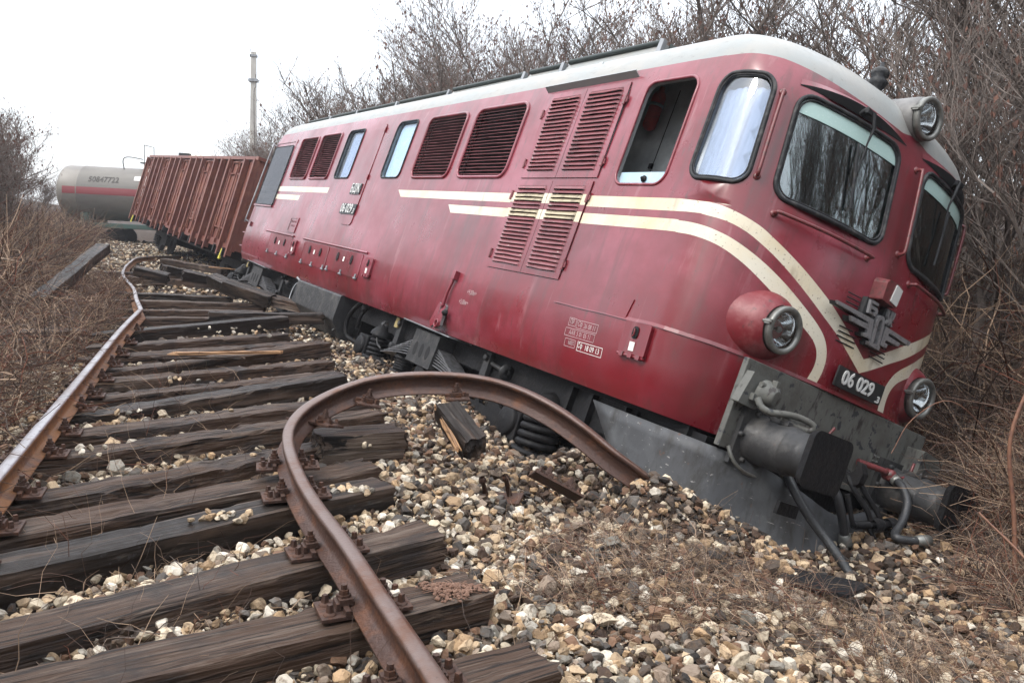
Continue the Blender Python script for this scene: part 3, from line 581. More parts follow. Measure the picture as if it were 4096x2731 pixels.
Zh = [(.010, 2.350), (.026, 2.350), (.034, 2.30), (.050, 2.288), (.056, 2.35), (.073, 2.35), (.075, 2.288), (.088, 2.300), (.092, 2.352), (.110, 2.352), (.106, 2.30), (.088, 2.278), (.120, 2.242), (.100, 2.238), (.076, 2.262), (.072, 2.238), (.054, 2.238), (.052, 2.262), (.034, 2.238), (.014, 2.240), (.040, 2.276), (.018, 2.298)]
e0 = .055; fnE = lambda a, b, k: (e0 + .012 + k * .022, a, b)
m = MB(); sc_ = lambda P, k: [(p[0] + (-.012 if p[0] < sum(q[0] for q in P) / len(P) else .006) * k, p[1] + (-.010 if p[1] < sum(q[1] for q in P) / len(P) else .006) * k) for p in P]
for P in (EM['wingL'], EM['wingR'], Dout): m.prism(P, [], lambda a, b, k: (e0 - .035 + k * .046, a - .008, b - .006))
m.prism([(-.262, 2.230), (-.10, 2.236), (-.10, 2.300), (-.12, 2.364), (-.258, 2.362)], [], lambda a, b, k: (e0 - .035 + k * .045, a, b)); m.prism([(-.02, 2.225), (.13, 2.225), (.12, 2.364), (-.004, 2.362), (-.016, 2.29), (-.1, 2.29)], [], lambda a, b, k: (e0 - .035 + k * .0445, a, b))
em = obj('emblem', m, PLATEM, loco)
m = MB(); m.prism(EM['wingL'], [], fnE); m.prism(EM['wingR'], [], fnE); obj('wings', m, STEEL, em, .002)
m = MB(); m.prism(Dout, [Din], lambda a, b, k: (e0 + .011 + k * .030, a, b)); m.prism(Bo, [Bi], fnE); m.prism(Zh, [], fnE); obj('lettering', m, STEEL, em, .0015)
for a, b in [((-.431, 2.334), (-.281, 2.337)), ((-.428, 2.299), (-.276, 2.303)), ((-.421, 2.264), (-.269, 2.267)), ((-.403, 2.230), (-.26, 2.232)), ((-.397, 2.076), (-.243, 2.08)), ((-.393, 2.039), (-.184, 2.043)), ((-.389, 2.003), (-.168, 2.005)), ((-.384, 1.966), (-.164, 1.967)),
             ((.116, 2.33), (.170, 2.329)), ((.123, 2.293), (.175, 2.291)), ((.118, 2.258), (.177, 2.255)), ((.129, 2.074), (.201, 2.070)), ((.047, 2.035), (.204, 2.031)), ((.03, 2.002), (.212, 1.998)), ((.037, 1.967), (.212, 1.960))]:
    xa = .02 if a[0] > -.2 else .0; ml = MB(); ml.tube([(xa + .018, a[0], a[1]), (xa + .028, b[0], b[1])], .0055, 6); obj('speed_line', ml, PLATEM, em)
# buffer beam, brackets, plough
for s_ in (0, 1):
    fx = lambda x: x if s_ == 0 else 2 * XM - x
    m = MB(); m.box((fx(-.01), 0, 1.245), (.05, 2.40, .655)); bm_ = obj('buffer_beam', m, BEAMG, loco, .006)
for y in (-.47, .56): m = MB(); m.box((.028, y, 1.235), (.03, .085, .075)); [m.lathe((.043, y + a, 1.235 + b), (1, 0, 0), [(0, .012), (.01, .011), (.011, 0)], 6) for a in (-.025, .025) for b in (-.02, .02)]; obj('lamp_bracket', m, BEAMG, loco)
m = MB(); m.prism([(.95, 1.22), (1.27, 1.25), (1.275, 1.41), (.97, 1.44)], [], lambda a, b, k: (.02 + k * .16, a, b)); obj('beam_end_box', m, BEAMG, loco, .01)
def buffer(sg, lb):
    c = (0, .875 * sg, 1.05); m = MB(); m.box((.035, .875 * sg, 1.05), (.04, .44, .44)); m.lathe(c, (1, 0, 0), [(.05, .185), (.07, .172), (.36, .172), (.375, .168), (.38, .158), (.47, .158), (.475, .15), (.60, .15), (.61, .18)], 36)
    for k in range(6):
        a = k * math.pi / 3; m.lathe((.055, .875 * sg + .2 * math.cos(a), 1.05 + .2 * math.sin(a)), (1, 0, 0), [(0, .022), (.025, .02), (.026, 0)], 6)
    o = obj('buffer', m, DKGREY, loco, label=lb)
    m = MB(); m.prism(rr(.875 * sg - .215, .875 * sg + .215, .86, 1.245, .06, 5), [], lambda a, b, k: (.595 + k * .055, .875 * sg + (a - .875 * sg) * (1 if k else .93), 1.05 + (b - 1.05) * (1 if k else .93))); obj('buffer_head', m, BOGIE, o, .006)
    m = MB(); m.box((.24, .875 * sg - .02, 1.222), (.16, .12, .03)); [m.lathe((.24 + a, .875 * sg - .02 + b, 1.237), (0, 0, 1), [(0, .013), (.012, .011), (.013, 0)], 6) for a in (-.06, .06) for b in (-.04, .04)]; obj('inspection_cover', m, DKGREY, o)
buffer(-1, 'near buffer with a square black face'); buffer(1, 'far buffer resting in the brush')
m = MB(); m.tube(catmull([(.03, -1.12, .94), (.06, -1.09, .88), (.08, -1.03, .83), (.09, -.93, .80), (.09, -.80, .795), (.08, -.79, .83), (.05, -.80, .88)], 4), .014, 8); obj('shunter_handle', m, RIM, loco)
# drawhook and screw coupling
m = MB(); m.tube([(.0, 0, 1.05), (.10, 0, 1.05)], [.10, .07], 12); hk = [(.08, .99), (.22, .98), (.31, .96), (.36, 1.00), (.37, 1.08), (.33, 1.15), (.29, 1.16), (.30, 1.09), (.27, 1.055), (.20, 1.07), (.16, 1.12), (.08, 1.12)]
m.prism(hk, [], lambda a, b, k: (a, -.035 + k * .07, b)); hko = obj('draw_hook', m, BOGIE, loco, .008)
m = MB()
for dy in (-.05, .10): m.tube(catmull([(.22, .02 + dy * .3, 1.06), (.28, dy + .02, 1.0), (.34, dy + .06, .93), (.40, dy + .16, .84), (.42, dy + .22, .775)], 4), .021, 8)
m.tube([(.42, -.02, .70), (.42, .58, .82)], .026, 10); m.lathe((.42, .20, .74), (0, 1, .2), [(0, .05), (.03, .055), (.09, .055), (.12, .045)], 16); m.lathe((.42, .38, .775), (0, 1, .2), [(0, .05), (.03, .055), (.09, .055), (.12, .045)], 16)
for i in range(14): m.lathe((.42, .0 + i * .012, .704 + i * .0024), (0, 1, .2), [(0, .027), (.004, .032), (.008, .027)], 10); m.lathe((.42, .50 + i * .008, .804 + i * .0016), (0, 1, .2), [(0, .027), (.003, .031), (.006, .027)], 10)
m.tube([(.42, .17, .72), (.44, .25, .66), (.46, .46, .51)], [.020, .016, .024], 8); m.tube([(.42, -.02, .70), (.36, -.12, .90)], .02, 8); obj('screw_coupling', m, BOGIE, loco)
HOSE = M('cracked_rubber_hose', (.024, .025, .027), .45, var=[(28, (.34, .33, .28), .67, .71)], bump=(60, .2))
def hose(P, r_, lb):
    m = MB(); m.tube(catmull(P, 6), r_, 10); o = obj('brake_hose', m, HOSE, loco, label=lb)
    m = MB(); a, b = Vector(P[0]), Vector(P[1]); d = (b - a).normalized(); m.lathe(a - d * .02, d, [(0, r_ * 1.0), (0, r_ * 1.3), (.06, r_ * 1.35), (.065, r_ * 1.1)], 12); a, b = Vector(P[-1]), Vector(P[-2]); d = (b - a).normalized(); m.lathe(a - d * .05, d, [(0, r_ * .8), (0, r_ * 1.4), (.05, r_ * 1.45), (.11, r_ * 1.25), (.115, r_)], 12); obj('hose_end', m, RIM, o); return o
hose([(.12, -.57, .90), (.18, -.567, .86), (.25, -.571, .803), (.35, -.528, .702), (.42, -.46, .627), (.5, -.40, .56), (.6, -.363, .489), (.7, -.326, .407), (.80, -.32, .35), (1.02, -.38, .26)], .034, 'longest brake hose reaching the ballast')
hose([(.10, -.24, .95), (.30, -.21, .90), (.35, -.126, .782), (.36, -.035, .67), (.37, .04, .56)], .034, 'brake hose hanging straight under the near buffer')
hose([(.2, .651, 1.132), (.3, .618, 1.094), (.4, .583, .994), (.45, .523, .864), (.5, .40, .755), (.56, .33, .72), (.62, .42, .735), (.65, .52, .765)], .032, 'brake hose curled below the far red cock')
m = MB(); m.lathe((.37, .06, .50), (.6, -.7, 0), [(-.04, .02), (-.03, .055), (.03, .06), (.04, .03), (.01, .028)], 16); m.tube([(.37, .04, .57), (.37, .06, .50)], .028, 10); obj('hose_coupling_head', m, BOGIE, loco)
for P, lb in (([(.05, .34, 1.165), (.14, .55, 1.166), (.15, .64, 1.15), (.17, .70, 1.13)], 'far'), ([(.05, -.35, 1.2), (.12, -.25, 1.2), (.14, -.2, 1.15), (.16, -.16, 1.1)], 'near')):
    m = MB(); m.tube(catmull(P, 4), .026, 10); q = Vector(P[2]); m.lathe(q - Vector((.05, 0, 0)), (1, 0, 0), [(0, .035), (.02, .05), (.08, .05), (.1, .03), (.101, 0)], 14); cock = obj('angle_cock', m, RAILRED, loco)
    m = MB(); m.tube([q + Vector((.03, 0, 0)), q + Vector((.05, .10, .01)), q + Vector((.05, .19, .05)), q + Vector((.05, .20, .16))] if lb == 'far' else [(.06, -.17, 1.24), (.07, -.14, 1.29), (.08, -.125, 1.34)], .012, 8); obj('cock_handle', m, RAILRED, cock)
# multiple-unit socket with its looped cable
m = MB(); m.prism([(-1.24, 1.25), (-1.06, 1.24), (-.93, 1.30), (-.92, 1.42), (-.99, 1.47), (-1.18, 1.49)], [], lambda a, b, k: (.015 + k * .07, a, b)); ms = obj('jumper_socket', m, BEAMG, loco, .01)
m = MB(); m.lathe((.08, -1.03, 1.37), (1, .2, -.1), [(0, .10), (.03, .10), (.05, .085), (.10, .07), (.12, .055), (.121, 0)], 20); m.tube([(.12, -1.12, 1.42), (.13, -.93, 1.42)], .022, 8); m.box((.15, -1.01, 1.45), (.05, .03, .06)); m.box((.1, -1.13, 1.32), (.04, .04, .05)); obj('socket_flap', m, BEAMG, ms, .004)
m = MB(); m.tube(catmull([(.15, -1.14, 1.32), (.19, -1.12, 1.27), (.24, -1.07, 1.255), (.28, -.99, 1.275), (.32, -.89, 1.29), (.37, -.80, 1.28), (.385, -.775, 1.255), (.36, -.80, 1.225), (.31, -.88, 1.225), (.26, -.96, 1.25)], 5), .024, 10); obj('jumper_cable', m, BEAMG, ms)
# plough
m = MB(); TOP = [(-1.34, -1.30, .90), (-.6, -1.33, .90), (-.08, -1.22, .90), (.10, -.80, .88), (.20, -.4, .80), (.24, 0, .72)]; BOT = [(-.42, -1.36, .12), (-.25, -1.36, .10), (.10, -1.2, .10), (.34, -.80, .10), (.50, -.4, .10), (.58, 0, .10)]
for arr in (TOP, BOT): arr += [(p[0], -p[1], p[2]) for p in arr[-2::-1]]
nT = len(TOP); V = []; nr = 8
TOPc, BOTc = catmull(TOP, 4), catmull(BOT, 4); nT = len(TOPc)
for j in range(nr + 1):
    t = j / nr; bow = .05 * math.sin(math.pi * t)
    for a, b in zip(TOPc, BOTc):
        p = a * (1 - t) + b * t; V.append((p[0] - bow * (1 if p[0] > -.2 else 0), p[1] * (1 - bow * .6), p[2]))
F = [(j * nT + i, (j + 1) * nT + i, (j + 1) * nT + i + 1, j * nT + i + 1) for j in range(nr) for i in range(nT - 1)]; m.add(V, F, 0, True)
pl = obj('snow_plough', m, PLOUGH, loco); so_ = pl.modifiers.new('thick', 'SOLIDIFY'); so_.thickness = .012; so_.offset = -1
m = MB(); m.box((.36, -.72, .66), (.03, .22, .09)); obj('plough_bracket', m, BOGIE, pl)
# roof equipment: raised hatches along the roof
def roofbar(x0, x1, zt, flap):
    m = MB(); yb = -1.02
    zb = 4.27; m.add([(x0, yb, zb), (x1, yb, zb), (x1, -.93, zt), (x0, -.93, zt), (x0, .93, zt), (x1, .93, zt), (x1, 1.02, zb), (x0, 1.02, zb)], [(0, 1, 2, 3), (3, 2, 5, 4), (4, 5, 6, 7), (0, 3, 4, 7), (1, 6, 5, 2)], 0)
    o = obj('roof_hatch', m, ROOF, loco)
    for yy in (-.95, .95): m = MB(); m.tube([(x0 + .02, yy, zt + .005), (x1 - .02, yy, zt + .005)], .030, 8); obj('hatch_rail', m, ROOFG, o)
    m = MB()
    m.prism([(x1 - .03, zb), (x1 + .05, zb), (x1 + .05, zt + .01), (x1 - .01, zt + .03)], [], lambda a, b, k: (a, -.99 + k * .05, b)); obj('hatch_hinge', m, GALV, o)
    return o
for x0, x1, zt in ((-14.8, -13.2, 4.42), (-13.12, -11.55, 4.43), (-11.5, -9.55, 4.43), (-9.45, -7.5, 4.44), (-7.4, -5.3, 4.46), (-5.2, -4.42, 4.47), (-4.33, -2.65, 4.49)): roofbar(x0, x1, zt, 0)
m = MB(); m.add([(-2.60, -.9, 4.27), (-2.60, .9, 4.27), (-2.60, .9, 4.5), (-2.60, -.9, 4.5), (-2.2, -.85, 4.30), (-2.2, .85, 4.30)], [(0, 3, 4), (1, 5, 2), (3, 2, 5, 4)]); obj('roof_fairing', m, ROOFG, loco)
# cab inside
m = MB(); m.box((-1.5, 0, 1.7), (1.4, 2.6, .05)); m.box((-2.95, 0, 2.9), (.05, 2.75, 2.4)); m.box((-2.0, -.88, 3.0), (1.9, .03, 2.15)); m.box((-.62, .35, 2.35), (.5, 1.7, .75)); m.box((-8.0, 0, 2.6), (9.9, 2.2, 1.9)); obj('cab_lining', m, GREYIN, loco)
m = MB(); m.tube([(-2.18, -.898, 3.95), (-2.20, -.898, 2.70)], .004, 5); m.box((-2.20, -.91, 3.17), (.05, .02, .05)); obj('panel_seam', m, BLACK, loco)
m = MB(); m.box((-.42, -.08, 3.08), (.10, .16, .34)); m.box((-.34, -.05, 2.86), (.12, .18, .16)); obj('switch_box', m, TEAL, loco, .006)
m = MB(); m.prism([(0, 0), (.22, .03), (.2, .5), (.02, .46)], [], lambda a, b, k: (-.75 + k * .06, -.75 + a, 2.72 + b)); obj('driver_seat', m, BLACK, loco)
# lifting lever on the side
m = MB(); m.box(S(-4.06, 1.63, .03), (.07, .06, .10)); m.tube([S(-4.07, 1.60, .03), S(-4.11, 1.42, .04), S(-4.14, 1.28, .04)], [.02, .018, .026], 6); m.tube([S(-4.14, 1.28, .04), S(-4.16, 1.24, .02), S(-4.26, 1.15, .05)], .02, 6)
for dx in (-.12, 0): m.prism([(-4.14 + dx, 1.30), (-4.08 + dx, 1.28), (-4.06 + dx, 1.05), (-4.16 + dx, 1.0), (-4.22 + dx, 1.06)], [], lambda a, b, k: (a, -1.47 - k * .035, b))
m.lathe((-4.13, -1.50, 1.06), (0, -1, 0), [(0, .05), (.03, .05), (.03, .035), (.0, .03)], 16); lv = obj('lifting_lever', m, RED, loco, .004)
m = MB(); m.lathe((-4.02, -1.50, 1.20), (0, -1, 0), [(0, .04), (.03, .04), (.031, .022), (.05, .02), (.051, 0)], 6); obj('lever_bolt', m, BOGIE, lv)
# underframe
m = MB(); m.box((-7.65, 0, .86), (14.6, 2.3, .26)); m.box((-9.0, 0, .55), (3.0, 2.0, .6)); m.box((-.9, 0, .7), (1.4, 2.2, .5)); m.box((-1.35, -1.16, .80), (.9, .03, .28)); [m.box((x, -1.2, .80), (.05, .08, .28)) for x in (-1.75, -1.45, -1.0)]; obj('underframe', m, BOGIE, loco)
m = MB(); x0, x1 = -9.86, -7.58
prof = [(-1.42, .965), (-1.40, .985), (-1.05, .99), (-1.05, .30), (-1.20, .34), (-1.42, .585)]
m.prism(prof, [], lambda a, b, k: (x0 + k * (x1 - x0), a, b)); bb = obj('battery_box', m, DKGREY, loco, .03); bb['label'] = 'grey box hanging under the body between the bogies'
m = MB()
for x in (-9.2, -8.5, -7.9): m.add([(x, -1.36, .54), (x + .1, -1.36, .54), (x + .32, -1.23, .38), (x + .26, -1.23, .37)], [(0, 1, 2, 3)]); m.box((x + .2, -1.31, .46), (.02, .012, .10), Matrix.Rotation(R(60), 3, 'Y'))
obj('box_slots', m, GALV, bb)
m = MB(); m.tube(catmull([(-9.93, -1.36, .95), (-10.02, -1.40, .85), (-10.0, -1.42, .65), (-9.92, -1.42, .56), (-9.80, -1.42, .56)], 4), .012, 6); m.tube([(-10.1, -1.38, 1.0), (-9.75, -1.40, .95)], .02, 6); obj('box_cable', m, GALV, bb)
m = MB(); m.tube(catmull([(-7.25, -1.2, .98), (-7.35, -1.25, .85), (-7.45, -1.25, .65), (-7.40, -1.2, .45), (-7.2, -1.1, .4)], 5), .035, 8); m.tube(catmull([(-6.9, -1.2, 1.0), (-7.0, -1.25, .8), (-7.1, -1.2, .6)], 5), .025, 8); m.lathe((-6.95, -1.24, .93), (0, -1, 0), [(0, .07), (.05, .06), (.06, 0)], 10); obj('air_hose', m, BOGIE, loco)
def spring(m, c, r_, h, turns, wire):
    P = []; n = int(turns * 14)
    for i in range(n + 1):
        a = 2 * math.pi * i / 14; P.append((c[0] + r_ * math.cos(a), c[1] + r_ * math.sin(a), c[2] + h * i / n))
    m.tube(P, wire, 8)
def bogie(xc, st, rz, lab):
    """st stretches the frame lengthwise"""
    b = obj('bogie', (lambda m: (m.box((0, -.95, .62), (4.7 * st, .10, .22)), m.box((0, .95, .62), (4.7 * st, .10, .22)), m.box((0, 0, .62), (1.2, 1.9, .3)), m.box((0, 0, .5), (3.6 * st, 1.3, .5)), m)[-1])(MB()), BOGIE, loco, .01, lab)
    b.location = (xc, 0, 0); b.rotation_euler = (0, 0, rz)
    for wx in (-2.05 * st, 0, 2.05 * st):
        for sg in (-1, 1):
            m = MB(); m.lathe((wx, .70 * sg, .5), (0, sg, 0), [(-.06, .52), (-.03, .52), (-.02, .495), (.075, .49), (.08, .43), (.05, .40), (.03, .20), (.07, .17), (.12, .12), (.12, 0)], 36); obj('wheel', m, BOGIE, b)
            m = MB(); m.box((wx, 1.16 * sg, .42), (.34, .26, .34)); m.lathe((wx, 1.29 * sg, .42), (0, sg, 0), [(0, .15), (.04, .14), (.05, .1), (.06, 0)], 20); obj('axle_box', m, BOGIE, b, .015)
    sx = -.05 * st
    m = MB(); m.prism([(sx - .33 * st, .53), (sx + .33 * st, .53), (sx + .35 * st, .93), (sx - .31 * st, .93)], [], lambda a, b_, k: (a, -1.02 - k * .35, b_)); sb = obj('spring_hanger_box', m, DKGREY, b, .015)
    m = MB()
    for dx in (-.17, 0, .17): m.prism([(sx + dx * st + .045 * st * math.cos(a), .70 + .085 * math.sin(a)) for a in [i * math.pi / 8 for i in range(16)]], [], lambda a, b_, k: (a, -1.368 - k * .004, b_))
    obj('hanger_openings', m, BLACK, b)
    m = MB()
    for dx in (-.17, 0, .17):
        for q in range(5): m.box((sx + dx * st, -1.374, .65 + q * .025), (.055 * st, .006, .012))
    m2 = m; m = MB()
    for k in range(7):
        L_ = (.56 + .095 * k) * st; P = [(sx + L_ * t_ * 1.05, -1.2, .82 - k * .036 - .13 * t_ * t_) for t_ in (-1, -.75, -.5, -.25, 0, .25, .5, .75, 1)]
        for i in range(8):
            a, c_ = P[i], P[i + 1]; m.add([(a[0], -1.34, a[2]), (c_[0], -1.34, c_[2]), (c_[0], -1.12, c_[2]), (a[0], -1.12, a[2]), (a[0], -1.34, a[2] + .013), (c_[0], -1.34, c_[2] + .013), (c_[0], -1.12, c_[2] + .015), (a[0], -1.12, a[2] + .015)], [(0, 3, 2, 1), (4, 5, 6, 7), (0, 1, 5, 4), (2, 3, 7, 6), (0, 4, 7, 3), (1, 2, 6, 5)])
    obj('leaf_spring', m, STEELD, b)
    for sg, xx in ((-1, -1.15 * st), (1, 1.2 * st)):
        m = MB(); m.prism([(xx - .07, .50), (xx + .07, .50), (xx + .05, .96), (xx - .05, .96)], [], lambda a, b_, k: (a, -1.18 - k * .05, b_)); m.lathe((xx, -1.23, .90), (0, -1, 0), [(0, .04), (.04, .035), (.041, 0)], 8); m.lathe((xx, -1.23, .60), (0, -1, 0), [(0, .045), (.05, .04), (.051, 0)], 8); obj('spring_link', m, DKGREY, b, .006)
    for xx, r_, h in ((-1.75 * st, .115, .30), (-.80 * st, .10, .16), (2.42 * st, .165, .38)):
        m = MB(); spring(m, (xx, -1.16, .25 if xx > 0 else .34), r_, h, 5, .026 if xx < 0 else .034); m.lathe((xx, -1.16, .22 if xx > 0 else .31), (0, 0, 1), [(0, r_ + .05), (.03, r_ + .05), (.031, 0)], 20); m.lathe((xx, -1.16, (.25 if xx > 0 else .34) + h), (0, 0, 1), [(0, r_ + .05), (.05, r_ + .04), (.16, r_ * .6), (.2, 0)], 20); obj('coil_spring', m, BOGIE, b)
    m = MB(); P = [(1.0 * st, .54), (1.55 * st, .58), (1.95 * st, .42), (2.08 * st, .30), (1.95 * st, .24), (1.5 * st, .30), (.9 * st, .42)]
    m.prism(P, [rr(1.10 * st, 1.28 * st, .44, .53, .02, 2), rr(1.36 * st, 1.54 * st, .44, .53, .02, 2)], lambda a, b_, k: (a, -1.20 - k * .05, b_)); m.lathe((1.93 * st, -1.25, .33), (0, -1, 0), [(0, .08), (.03, .08), (.05, .04), (.051, 0)], 14)
    obj('equalizer_beam', m, BOGIE, b, .006); m = MB(); m.prism([(-2.1 * st, .40), (-1.2 * st, .36), (-1.0 * st, .22), (-1.5 * st, .12), (-2.2 * st, .26)], [], lambda a, b_, k: (a, -1.20 - k * .05, b_)); obj('brake_beam', m, BOGIE, b, .006)
    m = MB(); m.tube([(1.28 * st, -1.2, .86), (1.62 * st, -1.22, .83)], .022, 8); m.lathe((1.62 * st, -1.22, .83), (1, 0, 0), [(0, .085), (.02, .085), (.025, .03)], 16); obj('brake_rod', m, DKGREY, b); m = MB(); m.tube(catmull([(-1.7 * st, -1.2, .85), (-1.72 * st, -1.25, .7), (-1.62 * st, -1.25, .55), (-1.45 * st, -1.25, .50)], 4), .013, 6); obj('brake_pipe', m, DKGREY, b); m = MB(); m.lathe((-1.75 * st, -1.15, .62), (0, 0, 1), [(0, .07), (.2, .08), (.24, .05), (.25, 0)], 12); obj('brake_cylinder', m, DKGREY, b)
    m = MB(); m.box((.0, -1.2, .975), (1.3 * st, .5, .012), Matrix.Rotation(R(1.0), 3, 'Y')); obj('cover_sheet', m, GALV, b)
    m = MB(); m.box((-1.22 * st, -1.25, .90), (.10, .02, .13)); obj('yellow_tag', m, BRASS, b)
    return b
STEELD = M('spring_steel', (.20, .20, .21), .38, .6, var=[(20, (.05, .048, .045), .45, .7)])
bogie(-4.50, 1.0, 0, 'bogie under the cab end'); bogie(-12.9, 1.12, R(1), 'bogie under the far end')
# fire extinguisher clamped inside the open window
m = MB(); FC = (-2.38, -.96); m.lathe((FC[0], FC[1], 3.52), (0, 0, 1), [(0, 0), (.01, .035), (.035, .062), (.06, .068), (.34, .068), (.38, .055), (.41, .03), (.45, .025), (.46, 0)], 24)
fe = empty('fire_extinguisher', LM @ Matrix.Translation((FC[0], FC[1], 3.52)), label='red fire extinguisher clamped behind the open side window', cat='fire extinguisher')
m.xf(Matrix.Translation((-FC[0], -FC[1], -3.52))); obj('cylinder', m, REDEX, fe)
m = MB(); m.lathe((0, 0, .24), (0, 0, 1), [(0, .069), (0, .073), (.03, .073), (.03, .069)], 24); m.box((.0, .07, .255), (.05, .08, .03)); obj('clamp', m, GALV, fe)
# ================================================================== GONDOLA WAGON
def rot3(yaw, pitch, roll): return Matrix.Rotation(yaw, 4, 'Z') @ Matrix.Rotation(pitch, 4, 'Y') @ Matrix.Rotation(roll, 4, 'X')
gR = rot3(-.974, .053, -.279); gax = (gR @ Vector((1, 0, 0))); K = 1.22
g0 = Vector((-4.814, 17.995, .416)); g0 = g0 - gax * .25; g0 = Vector((g0.x * K, g0.y * K, 1.5 + (g0.z - 1.5) * K))
gon = empty('open_wagon', Matrix.Translation(g0) @ gR, label='rusty red open goods wagon tilted behind the locomotive', cat='goods wagon')
GL = 15.3; GH = 2.5; GY = -1.83
m = MB()
for sg in (-1, 1): m.box((-GL / 2, sg * 1.80, GH / 2), (GL, .03, GH))
for x in (-.01, -GL + .01): m.box((x, 0, GH / 2), (.03, 3.6, GH))
m.box((-GL / 2, 0, .02), (GL, 3.55, .06)); obj('wagon_wall', m, WAGRED, gon)
m = MB()
for sg in (-1, 1): m.box((-GL / 2, sg * 1.83, GH), (GL + .1, .12, .09)); m.box((-GL / 2, sg * 1.82, .03), (GL + .1, .10, .16))
for x in (0, -GL): m.box((x, 0, GH), (.12, 3.66, .088))
obj('top_rim', m, WAGRED, gon)
RIBS = [0, -.9]; DOORS = []
while RIBS[-1] > -GL + 1.6:
    DOORS.append(RIBS[-1]); RIBS.append(RIBS[-1] - 1.55)
    for _ in range(2):
        if RIBS[-1] > -GL + .8: RIBS.append(RIBS[-1] - .82)
for sg in (-1, 1):
    for xr in RIBS:
        m = MB(); m.box((xr, sg * 1.89, GH / 2 - .12), (.07, .13, GH + .12)); m.box((xr, sg * 1.965, GH / 2 - .14), (.13, .02, GH + .2)); obj('side_rib', m, WAGRED, gon)
    for xc in [q - w2_ for q in DOORS for w2_ in (.42, 1.13)]:
        m = MB(); a, b_, c_, d_ = xc - .27, xc + .27, .12, GH - .12
        for (z0, z1) in ((c_, c_ + .35), (c_ + .35, d_ - .35), (d_ - .35, d_)):
            P = [(a, sg * 1.84, z0), (a, sg * 1.84, z1), (b_, sg * 1.84, z1), (b_, sg * 1.84, z0)]; m.tube(P + [P[0]], .032, 6)
        m.tube([(a - .05, sg * 1.88, .2), (a - .05, sg * 1.88, GH - .3)], .022, 6); m.box((a - .05, sg * 1.88, .1), (.10, .10, .12)); m.box((a - .05, sg * 1.88, 1.15), (.09, .08, .10)); obj('side_door', m, WAGRED, gon)
m = MB()
for x, z, w_, h_ in ((-14.9, 1.95, .25, .3), (-14.95, 1.45, .14, .5), (-14.9, .95, .14, .4), (-12.25, 1.1, .3, .35), (-12.3, .5, .3, .15), (-8.9, .62, .25, .3), (-5.5, .7, .35, .05), (-5.5, .6, .3, .05), (-5.5, .5, .2, .05)):
    m.box((x, -1.822, z), (w_, .004, h_ * .8))
obj('stencil_patch', m, M('faded_wagon_stencil', (.42, .36, .33), .7, var=[(14, (.2, .08, .06), .45, .6)]), gon)
m = MB(); m.box((-GL / 2, 0, -.2), (GL, 2.4, .3)); m.box((-GL / 2, 0, -.25), (GL - 1, 1.0, .3))
for x in [-.5 - i * 1.0 for i in range(15)]: m.box((x, -1.68, -.12), (.12, .5, .22), None, 0)
obj('wagon_underframe', m, BOGIE, gon)
for xb in (-2.4, -GL + 2.4):
    bg = None
    for wx in (-.9, .9):
        for sg in (-1, 1):
            m = MB(); m.box((xb, 0, -.5), (.5, 1.8, .3)) if bg is None else None
            m.lathe((xb + wx, .70 * sg, -.62), (0, sg, 0), [(-.03, .48), (.08, .46), (.08, .4), (.05, .2), (.1, .1), (.1, 0)], 24)
            o = obj('wheel' if bg else 'wagon_bogie', m, BOGIE, bg or gon); bg = bg or o
    m = MB()
    for sg in (-1, 1):
        m.prism([(xb - 1.2, -.52), (xb - 1.0, -.35), (xb + 1.0, -.35), (xb + 1.2, -.52), (xb + 1.15, -.78), (xb + .7, -.78), (xb + .45, -.95), (xb - .45, -.95), (xb - .7, -.78), (xb - 1.15, -.78)], [], lambda a, b, k: (a, sg * (.92 + k * .12), b))
        spring(m, (xb - .15, sg * 1.1, -.85), .09, .35, 5, .022); spring(m, (xb + .15, sg * 1.1, -.85), .09, .35, 5, .022)
    obj('bogie_frame', m, BOGIE, bg)
m = MB(); m.tube([(-14.9, -1.88, -.05), (-14.9, -1.9, -.25)], .03, 6); m.box((-14.9, -1.9, -.3), (.12, .04, .08)); m.tube([(-.7, -1.88, -.05), (-.7, -1.9, -.25)], .03, 6); m.box((-.7, -1.9, -.3), (.12, .04, .08)); obj('yellow_hook', m, YEL, gon)
